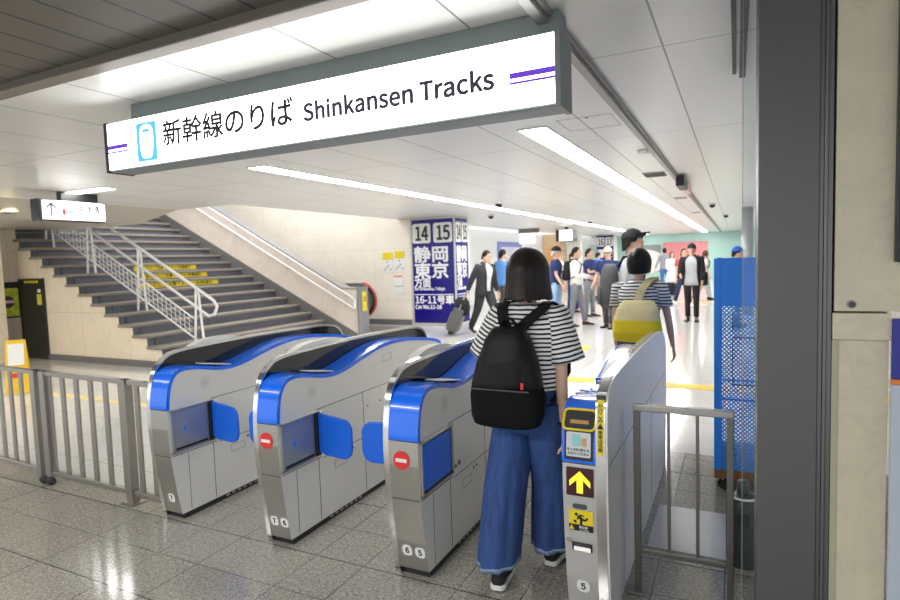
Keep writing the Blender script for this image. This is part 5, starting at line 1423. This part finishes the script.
# ---- her backpack
b = held('backpack', 'large black flap backpack with small red tag on the foreground woman', 'backpack', W)
bc = -0.038
def pack_rows(keys, n, sq=3.2, N=40):
    return [[(c[0] + c[3]*1.06*math.copysign(abs(math.cos(2*PI*k/N))**(2/sq), math.cos(2*PI*k/N)), c[1] + c[4]*math.copysign(abs(math.sin(2*PI*k/N))**(2/sq), math.sin(2*PI*k/N)), c[2]) for k in range(N)] for c in lerp_prof(keys, n)]
yb = -0.21
build('pocket', MB().loft(pack_rows([(0, bc, yb, 0.800, .105, .050), (0.10, bc, yb, 0.812, .140, .080), (0.3, bc, yb, 0.85, .152, .092), (0.75, bc, yb, 0.94, .155, .090), (0.95, bc, yb, 0.981, .150, .080), (1, bc, yb, 0.988, .13, .07)], 16)), bag_pocket, b, label='matt black canvas lower pocket')
build('pack_body', MB().loft(pack_rows([(0, bc, yb + .01, 0.965, .140, .072), (0.08, bc, yb + .005, 0.985, .152, .085), (0.45, bc + .003, yb + .01, 1.09, .130, .078), (0.8, bc + .006, yb + .02, 1.19, .095, .06), (0.95, bc + .008, yb + .03, 1.228, .065, .045), (1, bc + .010, yb + .035, 1.238, .045, .03)], 18)), bag_black, b)
fl = []
for c in lerp_prof([(0, bc - .012, 0, 0.975, .118, .096), (0.12, bc - .010, 0, 1.00, .122, .099), (0.5, bc - .002, 0, 1.10, .108, .088), (0.8, bc + .004, 0, 1.19, .088, .064), (0.94, bc + .008, 0, 1.232, .066, .045), (1, bc + .010, 0, 1.246, .055, .02)], 16):
    r = []
    for k in range(21):
        t = PI + PI*k/20
        q = 0.004*math.sin(9*t + 30*c[2]) * (1.22 - c[2]) * 4
        r.append((c[0] + (c[3] + 0.003)*1.06*math.copysign(abs(math.cos(t))**.6, math.cos(t)), yb + 0.014 + (c[4] + q)*math.copysign(abs(math.sin(t))**.6, math.sin(t)), c[2] + 0.03*math.cos(t)*(1.3 - c[2])))
    fl.append(r)
build('flap', MB().loft(fl, 0, False, True, False), bag_black, b, solid=0.006, label='glossy black top flap')
build('red_tag', bx(0.058, 0.071, yb - 0.093, yb - 0.086, 0.990, 1.018), red_p, b, label='small red tag', bev=0.001)
hl = MB().tube([(bc - .026, yb + .045, 1.22), (bc - .026, yb + .035, 1.26), (bc - .010, yb + .03, 1.28), (bc + .02, yb + .03, 1.278), (bc + .034, yb + .035, 1.255), (bc + .034, yb + .045, 1.22)], 0.016, 8, flat=0.35)
build('carry_loop', hl, strap_m, b)
for sg_, xx in ((-1, -0.098), (1, 0.098)):
    x0_ = bc + (-.012 if sg_ < 0 else .028)
    pth = [(x0_, yb + .065, 1.21), ((x0_ + xx)/2, -0.138, 1.265), (xx*.96, -0.098, 1.312), (xx, -0.055, 1.332), (xx, 0.0, 1.338), (xx, 0.04, 1.33), (xx + sg_*.02, 0.10, 1.30), (xx + sg_*.04, 0.14, 1.15), (xx + sg_*.05, 0.09, 1.00), (bc + sg_*.15, -0.09, 0.90)]
    pth = [tuple(v) for v in pth]
    ms_ = MB(); rows = []
    sm_ = []
    for q in range(len(pth) - 1):
        for u_ in (0, .25, .5, .75): sm_.append(Vector(pth[q]).lerp(Vector(pth[q+1]), u_))
    sm_.append(Vector(pth[-1]))
    for q in range(len(sm_)):
        t = (sm_[min(q+1, len(sm_)-1)] - sm_[max(q-1, 0)]).normalized()
        wdir = (Vector((1, 0, 0)) - t*t.x).normalized(); nn = t.cross(wdir).normalized()
        rows.append([tuple(sm_[q] + wdir*a*0.025 + nn*c_*0.005) for (a, c_) in ((-1, -1), (1, -1), (1, 1), (-1, 1))])
    ms_.loft(rows, 0, True, False); build('strap', ms_, strap_m, b, bev=0.002)
build('zip', bx(bc - .13, bc + .13, yb - 0.090, yb - 0.084, 0.976, 0.982), mat('dark_zip', (0.08, 0.08, 0.08), 0.4, 0.4, 0.1, 80), b)
build('side_cord', MB().tube([(bc + .145, -0.16, 0.98), (bc + .175, -0.19, 0.93), (bc + .165, -0.2, 0.90)], 0.006, 6), strap_m, b)

# ---- second woman in stripes with the tote
W2 = person('woman with a short black bob and striped shirt seen from behind past the rightmost gate', -0.695, 4.84, -6, 1.57, 'f',
    legs=((-6, 3, 4), (12, 8, 0)), arms=((4, 7, 12, 3), (4, 11, 12, 6)), head=(-12, 4), hair=('bob', hair_b, dict(n=48, thick=1.15, length=-0.092, flare=-0.22, rnd=0.004)), top=stripes_s, sleeve=0.62, bottom=dark_denim,
    shoe=(black, sole_w), hem=0.93, vox=0.010, build_w=1.12, tight=1.1)
tb = held('tote_bag', 'yellow and cream canvas tote bag on the shoulder of the bob haired woman', 'bag', W2)
cream = cloth('cream_canvas', (0.72, 0.62, 0.34)); yel = cloth('yellow_canvas', (0.80, 0.62, 0.02), 0.08)
def tote_rows(keys, n): return pack_rows(keys, n, 2.6, 36)
yb2 = -0.215
build('lower_bag', MB().loft(tote_rows([(0, .035, yb2, 0.865, .12, .03), (0.08, .035, yb2, 0.875, .165, .055), (0.4, .035, yb2, 0.94, .178, .075), (1, .030, yb2 + .01, 1.035, .168, .062)], 12)), yel, tb, label='bright yellow lower half')
build('upper_bag', MB().loft(tote_rows([(0, .030, yb2 + .01, 1.03, .1685, .0625), (0.5, .030, yb2 + .03, 1.12, .150, .045), (0.9, .030, yb2 + .05, 1.175, .115, .030), (1, .030, yb2 + .055, 1.185, .10, .02)], 10)), cream, tb, label='cream upper half')
for dx in (0.0, 0.015):
    pth = [(.01 + dx, yb2 + .045, 1.15), (.045 + dx, -.14, 1.27), (.085 + dx, -.075, 1.335), (.105 + dx, 0.02, 1.355), (.12 + dx, 0.09, 1.27), (.13 + dx, 0.10, 1.1), (.14 + dx, -0.06, 1.12), (.12 + dx, yb2 + .05, 1.14)]
    rows = []; P_ = [Vector(p) for p in pth]; sm_ = []
    for q in range(len(P_) - 1):
        for u_ in (0, .33, .66): sm_.append(P_[q].lerp(P_[q+1], u_))
    sm_.append(P_[-1])
    for q in range(len(sm_)):
        t = (sm_[min(q+1, len(sm_)-1)] - sm_[max(q-1, 0)]).normalized()
        wdir = (Vector((1, 0.2, 0)) - t*t.dot(Vector((1, 0.2, 0)))).normalized(); nn = t.cross(wdir).normalized()
        rows.append([tuple(sm_[q] + wdir*a*0.024 + nn*c_*0.004) for (a, c_) in ((-1, -1), (1, -1), (1, 1), (-1, 1))])
    build('strap', MB().loft(rows, 0, True, False), cream, tb)

# ---- background people
white_c = cloth('white_cotton', (0.82, 0.82, 0.82), 0.05); suit = cloth('charcoal_suit', (0.030, 0.033, 0.040)); grey_tr = cloth('grey_trousers', (0.20, 0.21, 0.23))
navy_c = cloth('navy_cotton', (0.018, 0.035, 0.14)); black_c = cloth('black_cotton', (0.012, 0.012, 0.014)); lgrey = cloth('light_grey_cotton', (0.50, 0.51, 0.54))
blue_sh = cloth('blue_print_shirt', (0.11, 0.30, 0.68), 0.35); grey_c = cloth('grey_wool', (0.30, 0.31, 0.34)); red_c = cloth('red_cotton', (0.66, 0.10, 0.08)); green_tr = cloth('dark_olive_trousers', (0.07, 0.08, 0.065))
bright_b = cloth('bright_blue_cotton', (0.03, 0.14, 0.66)); check = cloth('beige_check', (0.62, 0.44, 0.34), 0.3); dgrey = cloth('dark_grey_nylon', (0.075, 0.078, 0.085), 0.2); pale_tr = cloth('pale_grey_linen', (0.62, 0.62, 0.64))
shoe_b = (mat('black_leather', (0.012, 0.012, 0.012), 0.3, 0, 0.1, 20), black); shoe_w = (white_p, sole_w)

P1 = person('man in a dark suit and white shirt striding with a wheeled suitcase', -4.66, 11.05, -118, 1.74, 'm', lean=6, legs=((26, 8, -4), (-18, 14, 18)), arms=((2, 6, 14, 0), (-26, 14, 8, 0)), head=(8, -16),
    top=white_c, sleeve=1.5, bottom=suit, shoe=shoe_b, hair=('short', hair_b), jacket=(suit, 0.80, 26, 12), tight=1.15)
P2 = person('man in a patterned blue shirt seen from behind beside the suited man', -5.14, 13.4, -20, 1.74, 'm', legs=((4, 2, 0), (-4, 2, 0)), top=blue_sh, sleeve=1.5, bottom=cloth('brown_grey_trousers', (0.12, 0.10, 0.09)), shoe=shoe_b, hair=('short', hair_b), head=(-25, 0), hem=0.84)
P3 = person('grey haired man in black cap, navy tee and pale jeans facing right', -3.60, 12.6, -80, 1.74, 'm', lean=2, legs=((6, 3, 0), (-5, 4, 3)), arms=((-4, 6, 20, 0), (6, 8, 24, 0)), top=navy_c, sleeve=0.7, bottom=light_denim, shoe=shoe_w, hair=('short', hair_g), cap=(black_c, 0.2), head=(0, -2))
P4 = person('man in white shirt and grey trousers with dark backpack standing in profile', -3.14, 12.6, -84, 1.72, 'm', lean=1, legs=((13, 2, 0), (-8, 2, 3)), arms=((14, 6, 62, 22), (10, 8, 66, 20)), top=white_c, sleeve=1.5, bottom=grey_tr, shoe=shoe_b, hair=('short', hair_b), head=(-10, 0))
backpack(P4, 'dark backpack worn by the man in white shirt and grey trousers', black_c, 0.30, 0.42, 0.15)
P5 = person('distant man in white top and dark olive trousers behind the white shirt man', -4.38, 19.4, -60, 1.66, 'm', legs=((12, 6, 0), (-10, 6, 6)), top=white_c, sleeve=0.7, bottom=green_tr, shoe=shoe_b, hair=('short', hair_b), arms=((10, 8, 50, 10), (8, 8, 60, 12)), vox=0.016)
P6 = person('distant person in bright blue top and beige checked shorts', -4.34, 20.6, -20, 1.62, 'm', legs=((4, 2, 0), (-6, 4, 4)), top=bright_b, sleeve=0.7, bottom=check, shorts=True, shoe=shoe_b, hair=('short', hair_b), arms=((30, 8, 60, 12), (8, 8, 30, 6)), head=(-40, 0), vox=0.016)
P7 = person('man in cream cap, glasses and navy polo shirt facing the camera', -2.40, 12.35, 165, 1.69, 'm', legs=((4, 2, 0), (-4, 4, 0)), arms=((8, 8, 60, 10), (8, 10, 40, 10)), top=navy_c, sleeve=0.7, bottom=cloth('dark_grey_trousers', (0.06, 0.06, 0.065)), shoe=shoe_b, hair=('short', hair_b), cap=(cloth('cream_cap', (0.75, 0.72, 0.60)), 0.1), head=(10, -4))
gl = MB()
for sg_ in (-1, 1): gl.tube([P7.P((sg_*.031 + .020*math.cos(2*PI*k/14), .103, .002 + .014*math.sin(2*PI*k/14))) for k in range(15)], 0.0022, 6, round_ends=False)
gl.tube([P7.P((-.011, .103, .004)), P7.P((.011, .103, .004))], 0.002, 6)
for sg_ in (-1, 1): gl.tube([P7.P((sg_*.051, .103, .006)), P7.P((sg_*.08, 0.0, .006))], 0.002, 6)
build('glasses', gl, black, P7.root)
P8 = person('tall man in black cap in right profile just beyond the bob haired woman', -1.035, 6.6, -80, 1.79, 'm', lean=2, legs=((6, 3, 0), (-6, 5, 4)), arms=((6, 8, 30, 6), (4, 8, 30, 6)), top=lgrey, sleeve=0.7, bottom=cloth('dark_trousers', (0.03, 0.03, 0.035)), shoe=shoe_b, hair=('short', hair_b), cap=(black_c, 4.0), head=(0, 4))
backpack(P8, 'large dark grey backpack on the tall man in the black cap', dgrey, 0.30, 0.46, 0.20, 1.13, 1.0)
P9 = person('man in black cardigan, grey tee and black cap walking towards the camera', -0.875, 13.85, 176, 1.70, 'm', legs=((3, 4, 0), (-2, 6, 4)), arms=((6, 8, 24, 6), (10, 10, 62, 18)), top=lgrey, sleeve=0.7, bottom=black_c, shoe=shoe_b, hair=('short', hair_b), cap=(black_c, 0.0), head=(6, -4), jacket=(black_c, 0.80, 30, 48), hem=0.80, tight=0.95)
sb = held('shoulder_bag', 'black shoulder bag hanging beside the man in the black cardigan', 'bag', P9)
build('bag_body', MB().loft([[(-.27 + .06*math.cos(2*PI*k/16)*w_, .02 + .13*math.sin(2*PI*k/16)*w_, z) for k in range(16)] for (z, w_) in ((.80, .75), (.84, 1), (1.04, 1), (1.10, .7))]), black_c, sb)
build('strap', MB().tube([(-.26, .08, 1.08), (-.17, .07, 1.40), (-.13, -.02, 1.47), (-.18, -.09, 1.35), (-.26, -.04, 1.08)], 0.014, 6, flat=0.5), strap_m, sb)
P10 = person('person in red shirt and blue trousers half hidden behind the black cardigan man', -1.36, 18.0, -150, 1.66, 'm', lean=3, legs=((18, 8, 0), (-20, 8, 16)), top=red_c, sleeve=0.7, bottom=dark_denim, shoe=shoe_w, hair=('short', hair_b), vox=0.016)
P11 = person('distant man in grey jacket and blue jeans seen from behind on the right', -2.62, 25.2, 20, 1.72, 'm', legs=((6, 4, 0), (-8, 6, 6)), arms=((-6, 20, 10, 0), (4, 8, 12, 0)), top=grey_c, sleeve=1.5, bottom=cloth('mid_denim', (0.06, 0.16, 0.42)), shoe=shoe_b, hair=('short', hair_b), vox=0.018, hem=0.84)
P12 = person('distant dark haired woman in a white top and long white skirt', -2.10, 22.6, -160, 1.56, 'f', legs=((12, 6, 0), (-12, 8, 8)), top=white_c, sleeve=1.5, skirt=(white_c, 0.36), shoe=shoe_w, hair=('long', hair_b, dict(length=-0.14)), vox=0.018, hem=0.9, arms=((12, 10, 50, 10), (12, 10, 50, 10)))
tag(build('tote_bag', MB().loft([[(-2.13 + .20*math.cos(2*PI*k/16)*w_, 22.25 + .07*math.sin(2*PI*k/16)*w_, z) for k in range(16)] for (z, w_) in ((.0, .8), (.03, 1), (.40, 1), (.46, .8))]), black_c), 'dark bag on the floor by the distant woman in white', 'bag')
P13 = person('distant woman in pale top and pale trousers walking right with a navy backpack', -0.90, 20.1, -70, 1.58, 'f', lean=3, legs=((16, 6, 0), (-20, 12, 18)), top=cloth('pale_blouse', (0.74, 0.72, 0.72)), sleeve=0.8, bottom=pale_tr, shoe=shoe_b, hair=('bob', cloth('brown_hair_far', (0.09, 0.035, 0.03)), dict(length=-0.07)), vox=0.016, tight=1.35)
backpack(P13, 'navy backpack on the distant woman in pale clothes', cloth('navy_nylon', (0.05, 0.10, 0.25)), 0.28, 0.40, 0.16, 1.16)
P14 = person('man in blue cap whose head shows over the blue cart', 0.02, 13.0, -70, 1.60, 'm', legs=((4, 2, 0), (-4, 2, 0)), top=white_c, sleeve=0.7, bottom=grey_tr, shoe=shoe_b, hair=('short', hair_b), cap=(bright_b, 0.2), head=(-10, 0))
P15 = person('distant person in white top beyond the capped man in navy', -3.95, 15.5, -110, 1.62, 'm', legs=((4, 2, 0), (-4, 2, 0)), top=white_c, sleeve=0.7, bottom=navy_c, shoe=shoe_b, hair=('short', hair_b), arms=((20, 8, 90, 10), (8, 8, 20, 6)), vox=0.016)
P16 = person('distant person with black hair just left of the capped man in navy', -4.62, 16.5, -40, 1.66, 'm', legs=((4, 2, 0), (-4, 2, 0)), top=white_c, sleeve=0.7, bottom=grey_tr, shoe=shoe_b, hair=('short', hair_b), vox=0.016)
P17 = person('person in navy top partly hidden by the man in white shirt', -3.30, 14.6, -100, 1.70, 'm', legs=((4, 2, 0), (-4, 2, 0)), top=navy_c, sleeve=0.7, bottom=grey_tr, shoe=shoe_b, hair=('short', hair_b), arms=((30, 8, 90, 10), (20, 8, 80, 8)), vox=0.016)
rb = tag(build('handbag', MB().loft([[(-4.10 + .16*math.cos(2*PI*k/16)*w_, 17.2 + .07*math.sin(2*PI*k/16)*w_, z) for k in range(16)] for (z, w_) in ((.0, .8), (.02, 1), (.30, 1), (.36, .8))]), cloth('red_bag', (0.62, 0.04, 0.05))), 'small red bag on the floor between the capped man and the white shirt man', 'bag')

# ---- wheeled suitcase and jacket trailing behind the suited man
h = P1.arms[1]; Mw = Matrix.Translation(P1.root.location) @ Matrix.Rotation(P1.root.rotation_euler.z, 4, 'Z')
hw = Mw @ (h[4] + h[3]*0.03)
su = thing('suitcase', 'dark grey wheeled suitcase trailing behind the suited man', 'suitcase', (hw.x - 0.25, hw.y - 0.05, 0)); WM[su.name] = Vector((0, 0, 0)); su.location = (0, 0, 0)
base = Vector((hw.x - 0.30, hw.y - 0.16, 0.05)); ax = (hw - base).normalized()
sidev = Vector((0.25, -0.97, 0)); sidev = (sidev - ax*sidev.dot(ax)).normalized(); thk = ax.cross(sidev).normalized()
Ms = Matrix((sidev, thk, ax)).transposed().to_4x4(); Ms.translation = base
dist_ = (hw - base).length
def tr(mb): mb.v = [tuple(Ms @ Vector(v)) for v in mb.v]; return mb
su_m = mat('grey_suitcase_fabric', (0.10, 0.10, 0.10), 0.7, 0, 0.2, 40)
bb = build('case_body', tr(bx(-0.18, 0.18, -0.11, 0.11, 0.03, 0.52)), su_m, su, bev=0.02)
build('front_pocket', tr(bx(-0.15, 0.15, 0.11, 0.135, 0.08, 0.40)), mat('grey_pocket', (0.2, 0.19, 0.18), 0.7, 0, 0.2, 40), su, bev=0.01)
build('front_pocket', tr(bx(-0.15, 0.15, -0.135, -0.11, 0.08, 0.40)), mat('grey_pocket', (0.2, 0.19, 0.18)), su, bev=0.01)
for q in (-0.12, 0.12): build('handle_tube', tr(MB().tube([(q, 0, 0.5), (q*0.6, 0, dist_ - 0.01)], 0.010, 8)), steel, su)
build('grip', tr(MB().tube([(-0.08, 0, dist_), (0.08, 0, dist_)], 0.016, 8)), black, su)
for q in (-0.13, 0.13): build('wheel', MB().tube([tuple(Ms @ Vector((q - 0.015, 0.0, -0.0))), tuple(Ms @ Vector((q + 0.015, 0.0, -0.0)))], 0.045, 14), rubber, su)
jk = MB(); rows = []
cj = Ms @ Vector((0, 0, 0.60))
for (z, r1, r2) in ((-0.20, .10, .05), (-0.16, .17, .09), (-0.02, .19, .11), (0.10, .15, .10), (0.16, .08, .06)):
    rows.append([(cj.x + r1*math.cos(2*PI*k/20)*(1 + .1*math.sin(5*k)), cj.y + r2*math.sin(2*PI*k/20), cj.z + z + 0.02*math.sin(3*2*PI*k/20)) for k in range(20)])
tag(build('jacket', jk.loft(rows), cloth('black_coat', (0.015, 0.015, 0.018))), 'dark bundled coat draped over the suitcase handle', 'coat')
